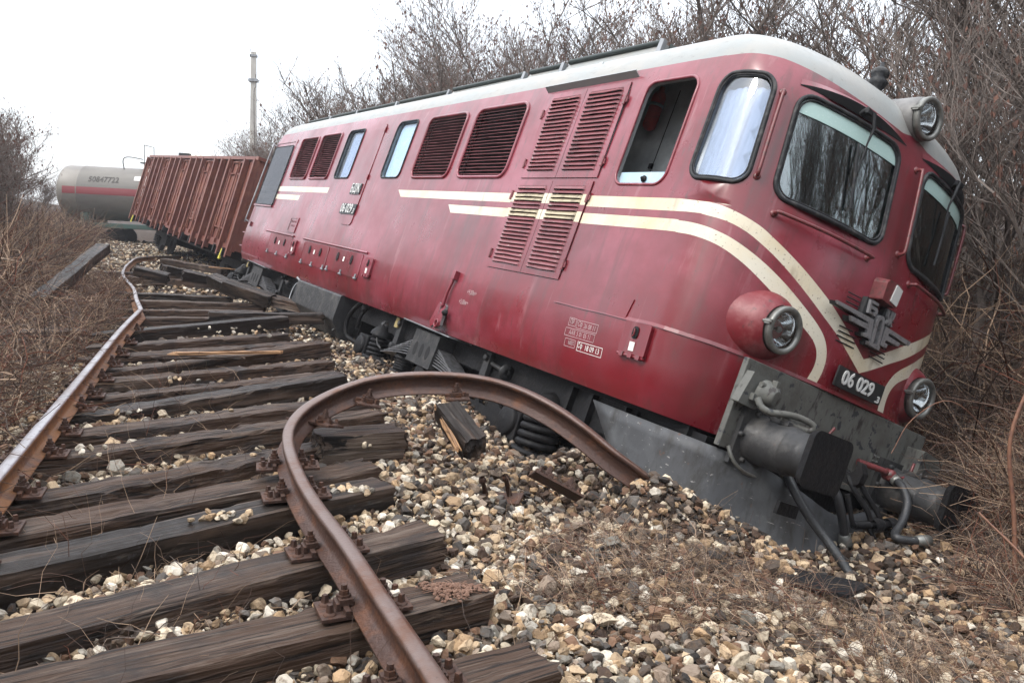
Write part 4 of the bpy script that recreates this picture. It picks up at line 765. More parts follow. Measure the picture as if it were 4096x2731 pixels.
# ================================================================== TANK WAGONS
def tank(name, pos, rz, rad, L, mats, lab, detail=True):
    t = empty(name, None, pos, rz, label=lab, cat='tank wagon'); zc = 1.25 + rad
    prof = [(-L / 2 - rad * .38, 0)]
    for k in range(1, 8): a = math.pi / 2 * k / 7; prof.append((-L / 2 - rad * .38 * math.cos(a), rad * math.sin(a)))
    prof += [(-L / 2 + .7, rad), (-L / 2 + .71, rad + .012), (-L / 2 + .76, rad + .012), (-L / 2 + .77, rad)] + [(L / 2 - .7, rad)]
    for k in range(6, -1, -1): a = math.pi / 2 * k / 7; prof.append((L / 2 + rad * .38 * math.cos(a), rad * math.sin(a)))
    m = MB(); m.lathe((0, 0, zc), (1, 0, 0), prof, 48); tk = obj('tank_barrel', m, mats[0], t)
    if not detail: return t
    m = MB(); n = 10; V = []
    for i in range(n + 1):
        a = R(-2 + 15 * i / n - 2); 
        for x in (-L / 2 + .1, L / 2 - .1): V.append((x, -(rad + .006) * math.cos(a), zc + (rad + .006) * math.sin(a)))
    m.add(V, [(2 * i, 2 * i + 1, 2 * i + 3, 2 * i + 2) for i in range(n)], 0, True); obj('red_band', m, TANKR, tk)
    m = MB()
    def on(x, h): a = math.asin(h / rad); return (x, -(rad + .012) * math.cos(a), zc + (rad + .012) * math.sin(a))
    V, F = text_mesh('50847722', .36, .001, 1.0); m.add([on(-L / 2 + 2.0 + x, .62 + y) for x, y, z in V], F); obj('fleet_number', m, M('stencil_dark', (.11, .10, .09), .6), tk)
    m = MB()
    for x, h, w_, hh in ((-L / 2 + 3.4, .66, .7, .20), (-L / 2 + 6.0, .95, .8, .16)): m = MB(); m.add([on(x, h), on(x + w_, h), on(x + w_, h + hh), on(x, h + hh)], [(0, 1, 2, 3)]); obj('white_label', m, WHITE, tk)
    m = MB(); m.box((0, 0, 1.0), (L + 1.0, 2.2, .22)); m.box((0, -1.2, 1.02), (L + 1.2, .12, .20))
    for x in (-L / 2 + 1.0, L / 2 - 1.0): m.box((x, 0, 1.3), (.4, 2.0, .6))
    obj('tank_underframe', m, GREEN, t)
    m = MB(); m.tube([(-.9, -.6, zc + rad * .78), (-.9, -.6, zc + rad + 1.1)], .02, 6); m.tube([(-.9, .6, zc + rad * .9), (-.9, .6, zc + rad + 1.1), (-.9, -.6, zc + rad + 1.1)], .02, 6)
    m.tube(catmull([(-1.9, -.5, zc + rad * .9), (-1.95, -.5, zc + rad + .35), (-1.7, -.5, zc + rad + .5), (-1.0, -.5, zc + rad + .42)], 4), .025, 6); m.box((.2, 0, zc + rad + .25), (2.6, 1.2, .06)); m.lathe((.5, 0, zc + rad - .1), (0, 0, 1), [(0, .35), (.35, .35), (.42, .2), (.43, 0)], 16); m.box((1.0, -.5, zc + rad + .55), (.5, .3, .55)); obj('walkway', m, DKGREY, t)
    for x in (-L / 2 + 1.4, L / 2 - 1.4):
        m = MB()
        for dx in (-.9, .9):
            for sg in (-1, 1): m.lathe((x + dx, sg * .72, .46), (0, sg, 0), [(-.03, .48), (.08, .46), (.05, .2), (.1, .1), (.1, 0)], 20)
        for sg in (-1, 1): m.box((x, sg * .98, .5), (2.2, .1, .25))
        obj('tank_bogie', m, BOGIE, t)
    return t
tank('tank_wagon', (-17.4, 40.3, -.12), R(3), 1.30, 9.2, [TANKG], 'grey tank wagon with a red band, number 50847722, jackknifed at the left')
tank('tank_wagon', (-17.5, 53, .55), R(62), 1.75, 9.5, [TANKC], 'cream tank top just showing over the open wagon', False)
# concrete pole
pz = 42.0; pr_ = Vector((-599 / 1843, 0, 1)); px_, py_ = -13.75, 42.0
m = MB(); m.box((0, 0, 4.4), (.40, .34, 9.0), None, 0, .62); pole = empty('concrete_pole', None, (px_, py_, 1.0), R(10), label='tall concrete mast standing behind the open wagon', cat='pole'); obj('mast', m, CONC, pole, .02)
m = MB(); m.box((0, 0, 7.5), (.46, .40, .14)); m.box((0, 0, 8.7), (.36, .3, .10)); m.tube([(-.3, 0, 7.5), (.3, 0, 7.5)], .03, 6); obj('band', m, GALV, pole)
m = MB(); m.tube(catmull([(.12, -.17, 7.8), (.15, -.2, 7.2), (.05, -.2, 6.8), (.10, -.2, 4.0)], 4), .014, 5); m.tube(catmull([(-.1, -.13, 9.1), (-.16, -.2, 8.8), (-.13, -.2, 8.6)], 4), .014, 5); obj('cable', m, BOGIE, pole)

# ================================================================== RAILS
RP = [(-.0625, 0), (.0625, 0), (.0625, .010), (.018, .026), (.008, .045), (.008, .100), (.020, .112), (.033, .118), (.034, .138), (.026, .147), (.012, .150), (-.012, .150), (-.026, .147), (-.034, .138), (-.033, .118), (-.020, .112), (-.008, .100), (-.008, .045), (-.018, .026), (-.0625, .010)]
def railsweep(P, lean=None):
    m = MB(); n = len(P); k = len(RP); V = []
    for i, p in enumerate(P):
        t = (P[min(i + 1, n - 1)] - P[max(i - 1, 0)]).normalized(); lat = t.cross(Vector((0, 0, 1))).normalized(); up = lat.cross(t).normalized()
        a = lean(i / (n - 1)) if lean else 0; l2 = lat * math.cos(a) + up * math.sin(a); u2 = up * math.cos(a) - lat * math.sin(a)
        for x, z in RP: V.append(p + l2 * x + u2 * (z - .150))
    for i in range(n - 1):
        for j in range(k):
            mat = 1 if 8 <= j <= 12 else 0; m.add([], [], 0); m.f.append((i * k + j, i * k + (j + 1) % k, (i + 1) * k + (j + 1) % k, (i + 1) * k + j)); m.m.append(mat); m.sm.append(True)
    m.v = [tuple(v) for v in V]; m.f += [tuple(range(k)), tuple(range((n - 1) * k, n * k))[::-1]]; m.m += [0, 0]; m.sm += [False, False]; return m
LOOPW = [(.10, 1.62, .17), (-.02, 1.92, .17), (-.16, 2.22, .17), (-.24, 2.39, .17), (-.42, 2.76, .17), (-.665, 3.27, .17), (-.91, 3.74, .17), (-1.10, 4.14, .18)]
LOOPW += [(-1.278, 4.575, .21), (-1.345, 4.841, .26), (-1.325, 5.112, .32), (-1.19, 5.36, .39), (-.973, 5.49, .46), (-.678, 5.55, .50), (-.376, 5.60, .50), (-.130, 5.63, .47), (.106, 5.60, .41), (.339, 5.51, .32), (.553, 5.426, .20), (.76, 5.37, .055), (.95, 5.36, -.07), (1.12, 5.36, -.20), (1.3, 5.38, -.36)]
rp = catmull(LOOPW, 8); lr = obj('bent_rail', railsweep(rp, lambda s: -.10 * math.sin(math.pi * min(1, max(0, (s - .35) / .65)))), [RUSTRAIL, HEADTOP])
b_ = None
tag(lr, 'rusty rail bent into a high loop in front of the locomotive', 'rail')
LR = [(-1.55, 1.2, .17), (-2.10, 2.66, .17), (-2.58, 3.96, .17), (-2.80, 4.55, .17), (-3.10, 5.35, .17), (-3.68, 6.90, .17), (-4.6, 9.35, .17), (-5.33, 11.4, .17)]
LK = [(-5.36, 11.46, .17), (-6.15, 13.0, .16), (-7.1, 14.9, .15), (-9.1, 18.6, .14), (-11.0, 22.9, .14), (-12.5, 27.0, .1), (-12.4, 31.0, .05)]
lp = catmull(LR, 6); o = obj('kinked_rail', railsweep(lp + catmull(LK, 6)), [RUSTOR, SHINY]); tag(o, 'long left rail with a polished top and a sharp kink', 'rail')

# ================================================================== SLEEPERS
def vnoise(p, s=1.0):
    from mathutils import noise
    return noise.noise(Vector(p) * s)
def sleeper_mesh(L, Wd, H, seed, rotten=0.0, mats=(WOOD,), crack=1):
    rnd = random.Random(seed); nx, ny, nz = int(L / .045), 9, 6; m = MB(); idx = {}
    def pt(i, j, k):
        key = (i, j, k)
        if key in idx: return idx[key]
        x, y, z = -L + L * i / nx, Wd * (j / ny - .5), -H + H * k / nz
        ex = vnoise((x * 1.2 + seed, y * 22, z * 22), 1.0)
        y2, z2 = y, z; sx = 1 if abs(y) > Wd * .49 else 0; sz = 1 if z > -.001 else 0
        n1 = vnoise((x * 2.0, y * 30 + seed * 3.1, z * 30), 1) ; n2 = vnoise((x * 7, seed, y * 9 + z * 9), 1)
        if sz: z2 -= abs(n1) * (.008 + .035 * rotten) * crack + max(0, n2 - .15) * .05 * rotten
        if sx: y2 -= math.copysign(abs(n1) * (.006 + .025 * rotten) + max(0, n2 - .1) * .04 * rotten, y)
        if sx and sz: z2 -= .002 + max(0, n2 - .05) * .05 * rotten; y2 -= math.copysign(.002 + max(0, n2 - .05) * .04 * rotten, y)
        x2 = x + (ex * .05 * (.3 + rotten * 2.2) if i in (0, nx) else 0); z2 += .006 * vnoise((x * .9 + seed, 0, 0)) * 2
        m.v.append((x2, y2, z2)); idx[key] = len(m.v) - 1; return idx[key]
    for i in range(nx):
        for j in range(ny):
            m.f.append((pt(i, j, nz), pt(i + 1, j, nz), pt(i + 1, j + 1, nz), pt(i, j + 1, nz))); m.f.append((pt(i, j, 0), pt(i, j + 1, 0), pt(i + 1, j + 1, 0), pt(i + 1, j, 0)))
        for k in range(nz):
            m.f.append((pt(i, 0, k), pt(i + 1, 0, k), pt(i + 1, 0, k + 1), pt(i, 0, k + 1))); m.f.append((pt(i, ny, k), pt(i, ny, k + 1), pt(i + 1, ny, k + 1), pt(i + 1, ny, k)))
    for j in range(ny):
        for k in range(nz):
            m.f.append((pt(0, j, k), pt(0, j, k + 1), pt(0, j + 1, k + 1), pt(0, j + 1, k))); m.f.append((pt(nx, j, k), pt(nx, j + 1, k), pt(nx, j + 1, k + 1), pt(nx, j, k + 1)))
    m.m = [0] * len(m.f); m.sm = [False] * len(m.f)
    return m
SLN = [0]
def sleeper(rx, ry, ang, L, z, lab, mat=WOOD, rotten=.3, tilt=0, roll=0, Wd=.245, H=.165, grp='wooden sleepers of the torn track', name='sleeper'):
    """rx, ry: middle of the right-hand end; ang: heading of the long axis"""
    SLN[0] += 1; m = sleeper_mesh(L, Wd, H, SLN[0], rotten); o = obj(name, m, mat)
    o.rotation_mode = 'QUATERNION'; o.rotation_quaternion = (Matrix.Rotation(R(ang), 4, 'Z') @ Matrix.Rotation(R(tilt), 4, 'Y') @ Matrix.Rotation(R(roll), 4, 'X')).to_quaternion()
    o.location = (rx, ry, z); tag(o, lab, 'sleeper', grp); return o
def front(rx, ry, ang): # measured points are the near corner of the end: step half a width back
    a = R(ang); return rx - math.sin(a) * .12, ry + math.cos(a) * .12
SLP = [(.232, 2.62, 32, 'cracked sleeper at the bottom edge of the photo, its end right of the rail', .35, 0, 0, WOOD),
 (-.03, 3.20, 34, 'thick sleeper with a burnt split and a clod of earth on its square end', .25, 0, 0, WOOD),
 (-.28, 3.84, 41, 'brown sleeper with a clean square end, second from the front', .25, 0, 0, WOOD),
 (-.64, 4.54, 44.5, 'wet black sleeper carrying two small heaps of pale stones', .15, 0, 0, WOODB),
 (-.79, 4.95, 43.5, 'short-ended greyish sleeper just behind the wet black one', .4, -.01, 0, WOOD),
 (-.73, 5.75, 45, 'rotten sleeper with an orange broken left end, running under the rail loop', .8, .02, 1, WOOD),
 (-1.00, 6.40, 44, 'split grey sleeper behind the rotten one', .6, 0, 0, WOOD),
 (-1.20, 6.95, 45, 'thin dark sleeper with stones at its left end', .5, 0, 0, WOOD),
 (-1.58, 7.68, 48, 'raised sleeper with a blackened end left of the loop top', .4, .05, 2, WOODB),
 (-1.68, 8.05, 45, 'splintered sleeper with a pale plank split off', .8, 0, 0, WOOD),
 (-1.95, 8.75, 46, 'grey sleeper with a broken middle', .7, 0, 0, WOOD),
 (-2.18, 9.55, 47, 'long lifted sleeper ending beside the coil springs', .4, .09, 3, WOOD),
 (-2.60, 10.05, 48, 'weathered sleeper with loose slivers', .6, 0, 0, WOOD),
 (-3.00, 10.75, 48, 'sleeper with stones along its far edge', .4, 0, 0, WOOD),
 (-3.25, 11.55, 42, 'black sleeper with white resin marks on its end', .2, .14, 3, WOODB)]
for i, (x, y, a, lab, rt, z, ti, mt) in enumerate(SLP):
    fx_, fy_ = front(x, y, a); sleeper(fx_, fy_, a, 2.62, z, lab, mt, rt, -ti)
SLQ = [(-3.9, 12.6, 28, 2.6, 0, 'sleeper lying askew just beyond the kink in the rail', WOOD, 0), (-4.15, 13.2, 18, 2.6, .02, 'grey split sleeper beyond the kink', WOOD, 0), (-4.4, 14.1, 12, 2.6, .05, 'long sleeper pushed against its neighbours', WOOD, 0),
 (-5.3, 15.0, 5, 2.5, .06, 'dark sleeper under the chopped blocks', WOODB, 0), (-6.6, 18.2, -8, 2.4, .08, 'sleeper half buried near the wagon', WOOD, 0), (-8.0, 20.4, 20, 2.4, .08, 'broken sleeper with an orange end near the far bend', WOOD, 0),
 (-7.9, 21.8, -25, 2.3, .15, 'sleeper tipped across the far ballast', WOOD, 4), (-3.2, 13.4, -32, 1.9, .12, 'sleeper slid down toward the leaf springs', WOOD, 4), (-2.9, 12.1, 20, 1.6, .16, 'black beam end beside the battery box', WOODB, 0)]
for x, y, a, L, z, lab, mt, ti in SLQ: sleeper(x, y, a, L, z, lab, mt, .35, ti)
for x, y, a, L, z, lab in ((-5.9, 16.2, 25, .75, .30, 'black sleeper stump with a pointed top'), (-5.0, 14.6, -38, .95, .26, 'short black block tipped toward the wheels'), (-7.6, 17.6, 10, .7, .24, 'square black block beside the far rail'), (-7.8, 19.0, 60, .6, .26, 'small upright block beside the far rail'), (-4.2, 13.9, -20, 1.0, .22, 'stubby block against the rear bogie')):
    sleeper(x, y, a, L, z, lab, WOODB, .3, 12, 10, .25, .2, 'broken sleeper blocks', 'sleeper_block')
# long black beam leaning out of the left ballast
bm0, bm1 = Vector((-6.75, 11.3, .28)), Vector((-7.75, 15.1, .93)); dv = bm0 - bm1; o = obj('timber_beam', sleeper_mesh(dv.length, .24, .17, 91, .2), WOODB)
o.location = bm0; o.rotation_mode = 'QUATERNION'; o.rotation_quaternion = dv.to_track_quat('X', 'Z'); tag(o, 'long tarred beam sticking out of the brush left of the rail', 'timber')
# sleeper end hanging from the loop, mossy block inside the loop, left-hand discarded sleeper
o = sleeper(-.20, 5.0, -58, .44, .19, 'short black sleeper end hanging under the top of the loop', WOODB, .3, 20, 8, .17, .15, 'broken sleeper blocks', 'sleeper_block')
o = obj('split_splinter', sleeper_mesh(.40, .02, .07, 77, .9), SPLINT); o.location = (-.31, 5.0, .14); o.rotation_euler = (R(10), R(26), R(-62)); tag(o, 'orange splinter split off the hanging sleeper end', 'splinter')
sleeper(-.78, 5.60, 32, .60, .09, 'mossy square block inside the loop', WOOD, .3, 2, 0, .26, .2, 'broken sleeper blocks', 'sleeper_block')
sleeper(-5.2, 9.6, 66, 2.4, .10, 'grey sleeper thrown into the brush left of the rail', WOOD, .5, 3, 6)
for x, y, z, a, L, mt, lab in ((-2.6, 9.0, .02, 50, 1.3, SPLINT, 'orange plank split along the raised sleepers'), (-2.9, 8.5, .02, 44, .9, WOOD, 'pale sliver lying on the splintered sleeper'), (-6.9, 20.3, .22, 30, .8, SPLINT, 'orange chunk of wood by the far bend'), (-4.9, 15.3, .2, -15, .7, SPLINT, 'orange wood fragment by the far blocks'), (-7.7, 12.0, .05, 60, .9, SPLINT, 'yellow splinter in the left ballast')):
    o = obj('wood_fragment', sleeper_mesh(L, .09, .03, int(L * 100) + 5, .9), mt); o.location = (x, y, z + .03); o.rotation_euler = (0, R(4), R(a)); tag(o, lab, 'wood fragment', 'wood fragments between the sleepers')

rf_ = random.Random(5)
for i in range(26):     # splinters and broken pieces strewn where the track was torn up
    y = rf_.uniform(12.5, 24); x = float(xl(y)) + rf_.uniform(.3, 3.2); L_ = rf_.uniform(.25, .8); dk = rf_.random() < .7
    o = obj('wood_fragment', sleeper_mesh(L_, rf_.uniform(.06, .16), rf_.uniform(.03, .10), 200 + i, .9), WOODB if dk else (SPLINT if rf_.random() < .4 else WOOD))
    o.location = (x, y, float(gh(x, y)) + .10); o.rotation_euler = (rf_.uniform(-.3, .3), rf_.uniform(-.3, .3), rf_.uniform(0, 6.28)); tag(o, ('black' if dk else 'brown') + ' wood fragment strewn over the torn track toward the wagon', 'wood fragment', 'wood fragments between the sleepers')

# ================================================================== BASEPLATES (plate, clips, bolts)
def bolt(m, x, y, z, r_=.016, h=.05):
    m.lathe((x, y, z), (0, 0, 1), [(0, r_ * 1.7), (.010, r_ * 1.7), (.010, r_ * 1.25), (.030, r_ * 1.25), (.030, r_ * .8), (h, r_ * .8), (h, 0)], 6, 0, False)
def square_spike(m, x, y, z): m.lathe((x, y, z), (0, 0, 1), [(0, .026), (.006, .024), (.010, .013)], 10); m.box((x, y, z + .024), (.022, .022, .034), Matrix.Rotation(.5, 3, 'Z'), 0, .8)
def baseplate():
    t = empty('rail_baseplate'); m = MB(); m.box((0, 0, .008), (.36, .165, .016)); m.box((-.078, 0, .022), (.022, .165, .03)); m.box((.078, 0, .022), (.022, .165, .03)); obj('plate', m, RUSTD, t, .002)
    for sg in (-1, 1):
        m = MB(); m.box((sg * .075, 0, .048), (.055, .070, .026)); m.box((sg * .052, 0, .036), (.02, .066, .022)); m.box((sg * .104, 0, .032), (.02, .066, .03)); obj('clip', m, RUSTD, t, .002)
        m = MB(); bolt(m, sg * .078, 0, .06); obj('clip_bolt', m, RUSTD, t)
        for dy in (-.045, .045): m = MB(); square_spike(m, sg * .142, dy, .016); obj('sleeper_screw', m, RUSTD, t)
    return t
def copy_tree(o, parent=None):
    c = o.copy(); COL.objects.link(c); c.parent = parent
    for ch in list(o.children): copy_tree(ch, c)
    return c
bp0 = baseplate(); used = [False]
def put_plate(p, tang, lab, tilt=None, grp='rail baseplates'):
    o = bp0 if not used[0] else copy_tree(bp0); used[0] = True
    lat = tang.cross(Vector((0, 0, 1))).normalized(); a = math.atan2(lat.y, lat.x)
    o.location = p; o.rotation_mode = 'QUATERNION'; q = Matrix.Rotation(a, 4, 'Z')
    if tilt: q = q @ Matrix.Rotation(R(tilt[0]), 4, 'X') @ Matrix.Rotation(R(tilt[1]), 4, 'Y')
    o.rotation_quaternion = q.to_quaternion(); tag(o, lab, 'baseplate', grp)
def cross(path, rx, ry, ang):
    """where a sleeper's centre line meets a rail path"""
    a = R(ang); n = Vector((-math.sin(a), math.cos(a), 0)); c = Vector((*front(rx, ry, ang), 0)); best = None
    for i in range(len(path) - 1):
        d0, d1 = (path[i] - c).dot(n), (path[i + 1] - c).dot(n)
        if d0 * d1 <= 0 and d0 != d1:
            t = d0 / (d0 - d1); p = path[i].lerp(path[i + 1], t)
            if best is None: best = (p, (path[i + 1] - path[i]).normalized())
    return best
for i, s in enumerate(SLP):
    if i <= 5:
        r_ = cross(rp[:75], s[0], s[1], s[2])
        if r_: put_plate(Vector((r_[0].x, r_[0].y, r_[0].z - .166)), r_[1], 'baseplate of the bent rail on the ' + s[3][:60].split(',')[0].split(' with')[0].split(' carrying')[0].split(' at the')[0].split(' just')[0].split(' behind')[0])
    r_ = cross(lp, s[0], s[1], s[2])
    if r_ and r_[0].y > 2: put_plate(Vector((r_[0].x, r_[0].y, .004)), r_[1], 'baseplate of the kinked rail on the ' + s[3][:60].split(',')[0].split(' with')[0].split(' carrying')[0].split(' at the')[0].split(' just')[0].split(' behind')[0])
for q, lab in ((.47, 'baseplate hanging on the rising left side of the loop'), (.54, 'baseplate hanging left of the loop top'), (.635, 'baseplate hanging under the top of the loop')):
    i = int(q * len(rp)); tv = (rp[i + 1] - rp[i]).normalized(); put_plate(rp[i] - Vector((0, 0, .168)), tv, lab, (math.degrees(-math.asin(tv.z)), 0))
put_plate(Vector((.33, 5.05, -.12)), Vector((.3, -1, .2)).normalized(), 'baseplate torn off and propped on stones right of the loop', (28, -30))
m = MB(); m.box((0, 0, 0), (.28, .12, .014), None); m.lathe((-.1, .0, .0), (0, 0, 1), [(0, .02), (.12, .016), (.13, .03), (.16, .02)], 6); m.lathe((.05, .03, .0), (0, 0, 1), [(0, .02), (.12, .016), (.13, .03), (.16, .02)], 6); o = obj('loose_plate', m, RUSTD); o.location = (-.02, 5.0, -.20); o.rotation_euler = (R(18), R(-8), R(-20)); tag(o, 'loose steel plate with two upright screws on the ballast', 'plate')
m = MB(); m.prism([(-.12, -.30), (.12, -.36), (.14, .30), (.0, .38), (-.13, .25)], [[(-.03, .22), (.03, .22), (.03, .28), (-.03, .28)]], lambda a, b, k: (a, b, .02 * k + .10 * (b - .0) ** 2)); o = obj('coupling_plate', m, BOGIE, None, .004); o.location = (1.83, 4.62, -.50); o.rotation_euler = (R(-6), 0, R(50)); tag(o, 'dark curved steel plate lying under the hoses', 'plate')
# clod of earth on the square sleeper end
def ico0():
    t = (1 + 5 ** .5) / 2; v = np.array([(-1, t, 0), (1, t, 0), (-1, -t, 0), (1, -t, 0), (0, -1, t), (0, 1, t), (0, -1, -t), (0, 1, -t), (t, 0, -1), (t, 0, 1), (-t, 0, -1), (-t, 0, 1)]) / 1.9
    f = np.array([(0, 11, 5), (0, 5, 1), (0, 1, 7), (0, 7, 10), (0, 10, 11), (1, 5, 9), (5, 11, 4), (11, 10, 2), (10, 7, 6), (7, 1, 8), (3, 9, 4), (3, 4, 2), (3, 2, 6), (3, 6, 8), (3, 8, 9), (4, 9, 5), (2, 4, 11), (6, 2, 10), (8, 6, 7), (9, 8, 1)]); return v, f
m = MB(); iv, if_ = ico0()
for i in range(420):
    a = random.random() * 6.28; r_ = random.random() ** .7 * .10 * (1 + .35 * math.sin(3 * a)); s_ = random.uniform(.003, .011); c_ = (r_ * math.cos(a) * 1.3, r_ * math.sin(a) * .8, .004 + (.10 - r_) * .22 * random.random())
    m.add([(c_[0] + p[0] * s_ * random.uniform(.6, 1.3), c_[1] + p[1] * s_ * random.uniform(.6, 1.3), c_[2] + p[2] * s_ * .7) for p in iv], [tuple(int(q) for q in f) for f in if_])
for i in range(26): a = random.random() * 6.28; m.tube([(.05 * math.cos(a), .05 * math.sin(a), .012), (.13 * math.cos(a + .2), .10 * math.sin(a + .2), .006)], .0012, 4)
o = obj('earth_clod', m, M('reddish_earth', (.14, .075, .05), .9, var=[(40, (.22, .13, .09), .5, .7)])); o.location = (-.20, 3.20, .0); tag(o, 'reddish clod of earth on the square sleeper end', 'earth clod')

# ================================================================== BALLAST
PAL = np.array([(.50, .42, .31), (.42, .31, .20), (.58, .52, .43), (.34, .23, .135), (.22, .17, .13), (.125, .112, .10), (.07, .055, .045), (.05, .045, .042), (.055, .036, .027), (.26, .24, .205), (.17, .10, .065)])
def ico1():
    v, f = ico0(); v = list(map(tuple, v)); c = {}; F = []
    def mid(a, b):
        k = (min(a, b), max(a, b))
        if k not in c: p = (np.array(v[a]) + np.array(v[b])) / 2; v.append(tuple(p / np.linalg.norm(p))); c[k] = len(v) - 1
        return c[k]
    for a, b, d in f:
        x, y, z = mid(a, b), mid(b, d), mid(d, a); F += [(a, x, z), (x, b, y), (z, y, d), (x, y, z)]
    return np.array(v), np.array(F)
def rock_bases(hi, n):
    out = []
    for i in range(n):
        v, f = ico1() if hi else ico0(); v = v / np.linalg.norm(v, axis=1)[:, None]
        for k in range(13 if hi else 6):                                   # chop with random planes: flat facets, sharp edges
            nrm = RNG.normal(size=3); nrm /= np.linalg.norm(nrm); h = RNG.uniform(.38, .78); d = v @ nrm; over = np.maximum(d - h, 0); v = v - over[:, None] * nrm
        v = v * RNG.uniform(.7, 1.5, 3) + RNG.normal(size=v.shape) * .025; out.append((v, f))
    return out
def scatter(P, size, hi, pal_w, name, label=None):
    bases = rock_bases(hi, 24); n = len(P); which = RNG.integers(0, 24, n); Vs = []; Fs = []; Cs = []; off = 0
    q = RNG.normal(size=(n, 4)); q /= np.linalg.norm(q, axis=1)[:, None]; w_, x, y, z = q.T
    Rm = np.stack([1 - 2 * (y * y + z * z), 2 * (x * y - z * w_), 2 * (x * z + y * w_), 2 * (x * y + z * w_), 1 - 2 * (x * x + z * z), 2 * (y * z - x * w_), 2 * (x * z - y * w_), 2 * (y * z + x * w_), 1 - 2 * (x * x + y * y)], -1).reshape(-1, 3, 3)
    colr = np.array([PAL[RNG.choice(len(PAL), p=pw)] for pw in pal_w]) * RNG.uniform(.5, 1.2, (n, 1))
    for b in range(24):
        idx = np.where(which == b)[0]
        if not len(idx): continue
        v, f = bases[b]; V = np.einsum('nij,vj->nvi', Rm[idx], v) * size[idx][:, None, None] * np.array([1, 1, .85]) + P[idx][:, None, :]
        F = f[None] + (off + np.arange(len(idx)) * len(v))[:, None, None]; Vs.append(V.reshape(-1, 3)); Fs.append(F.reshape(-1, 3)); Cs.append(np.repeat(colr[idx], len(v), 0)); off += len(idx) * len(v)
    o = bpy.data.objects.new(name, npmesh(name, np.concatenate(Vs), np.concatenate(Fs), STONE, np.concatenate(Cs))); COL.objects.link(o); return o
def palw(P):
    x, y = P[:, 0], P[:, 1]; d = (x - xl(y)) * .93
    warm = np.array([.20, .18, .12, .12, .09, .05, .07, .04, .05, .03, .07]); dark = np.array([.08, .10, .04, .10, .12, .09, .14, .10, .14, .02, .12])
    t = np.clip((d - 1.75) / 1.3 + .35 * np.sin(x * 2.3 + 1) * np.cos(y * 1.9), 0, 1)[:, None] * np.clip((y - 3.3) / 1.8, .25, 1)[:, None]
    w_ = warm * (1 - t) + dark * t; return w_ / w_.sum(1, keepdims=True)
def grid(x0, x1, y0, y1, st): X, Y = np.meshgrid(np.arange(x0, x1, st), np.arange(y0, y1, st)); P = np.stack([X.ravel(), Y.ravel()], -1); return P + RNG.uniform(-.5, .5, P.shape) * st
def mk(x0, x1, y0, y1, st, layer, smin, smax, hi, name, dmin, dmax):
    P = grid(x0, x1, y0, y1, st); d = (P[:, 0] - xl(P[:, 1])) * .93; rr_ = np.hypot(P[:, 0], P[:, 1])
    k = (d > dmin + .35 * np.sin(P[:, 1] * 1.7)) & (d < dmax + .4 * np.sin(P[:, 1] * 1.3)); P = P[k]; P = np.concatenate([P, gh(P[:, 0], P[:, 1])[:, None]], 1); s = RNG.uniform(smin, smax, len(P)) * np.where(RNG.random(len(P)) < .12, 1.35, 1) * np.where(RNG.random(len(P)) < .35, .7, 1)
    P[:, 2] += s * RNG.uniform(-.25, .75, len(P)) + layer; k = inview(P); return P[k], s[k]
A, sa = mk(-3, 5.2, .8, 4.6, .048, 0, .022, .041, True, '', -1.4, 6.0); A2, sa2 = mk(-3, 5.2, .8, 4.6, .060, .022, .023, .045, True, '', -1.4, 6.0)
P = np.concatenate([A, A2]); s = np.concatenate([sa, sa2]); sc1 = scatter(P, s, True, palw(P), 'near_ballast'); tag(sc1, kind='stuff', label='pale and dark broken ballast stones of the foreground'); print('near', len(P))
B, sb = mk(-7, 6, 4.6, 9.5, .053, 0, .023, .042, False, '', -1.5, 6.3); B2, sb2 = mk(-7, 6, 4.6, 9.5, .072, .022, .027, .048, False, '', -1.5, 6.3); C_, sc_3 = mk(-14, 3, 9.5, 17, .08, 0.01, .026, .044, False, '', -2.2, 5.0); D_, sd_ = mk(-24, 0, 17, 42, .17, .02, .04, .07, False, '', -2.2, 4.5)
P = np.concatenate([B, B2, C_, D_]); s = np.concatenate([sb, sb2, sc_3, sd_]); o = scatter(P, s, False, palw(P), 'far_ballast'); tag(o, kind='stuff', label='broken ballast stones around and beyond the loop'); print('far', len(P))
# a few stones lying on sleepers and plates
F_, sf = mk(-3, 5.2, .8, 5.4, .032, .012, .006, .013, False, '', -1.4, 6.0); o = scatter(F_, sf, False, palw(F_), 'gravel_fines'); tag(o, kind='stuff', label='small chips and fines between the ballast stones'); print('fines', len(F_))
pts = []
for cx, cy, z, n, sp in ((-1.40, 3.90, .006, 16, .065), (-.86, 4.43, .006, 16, .06), (-.50, 3.10, .03, 4, .05), (-3.05, 7.2, .03, 5, .09), (-2.15, 6.1, .03, 1, .01), (.33, 4.62, .19, 2, .03), (-3.6, 10.7, .03, 16, .35), (-2.7, 4.9, .02, 5, .12), (-1.6, 5.0, .02, 2, .05), (-2.9, 5.9, .02, 4, .1), (-.93, 5.3, .03, 2, .03)):
    for _ in range(n): pts.append((cx + random.gauss(0, sp), cy + random.gauss(0, sp * .7), z))
P = np.array(pts); o = scatter(P, RNG.uniform(.018, .034, len(P)), True, np.tile(np.array([.3, .25, .25, .05, 0, 0, .0, 0, 0, .15, 0]), (len(P), 1)), 'stones_on_sleepers'); tag(o, kind='stuff', label='small loose stones lying on the sleepers')
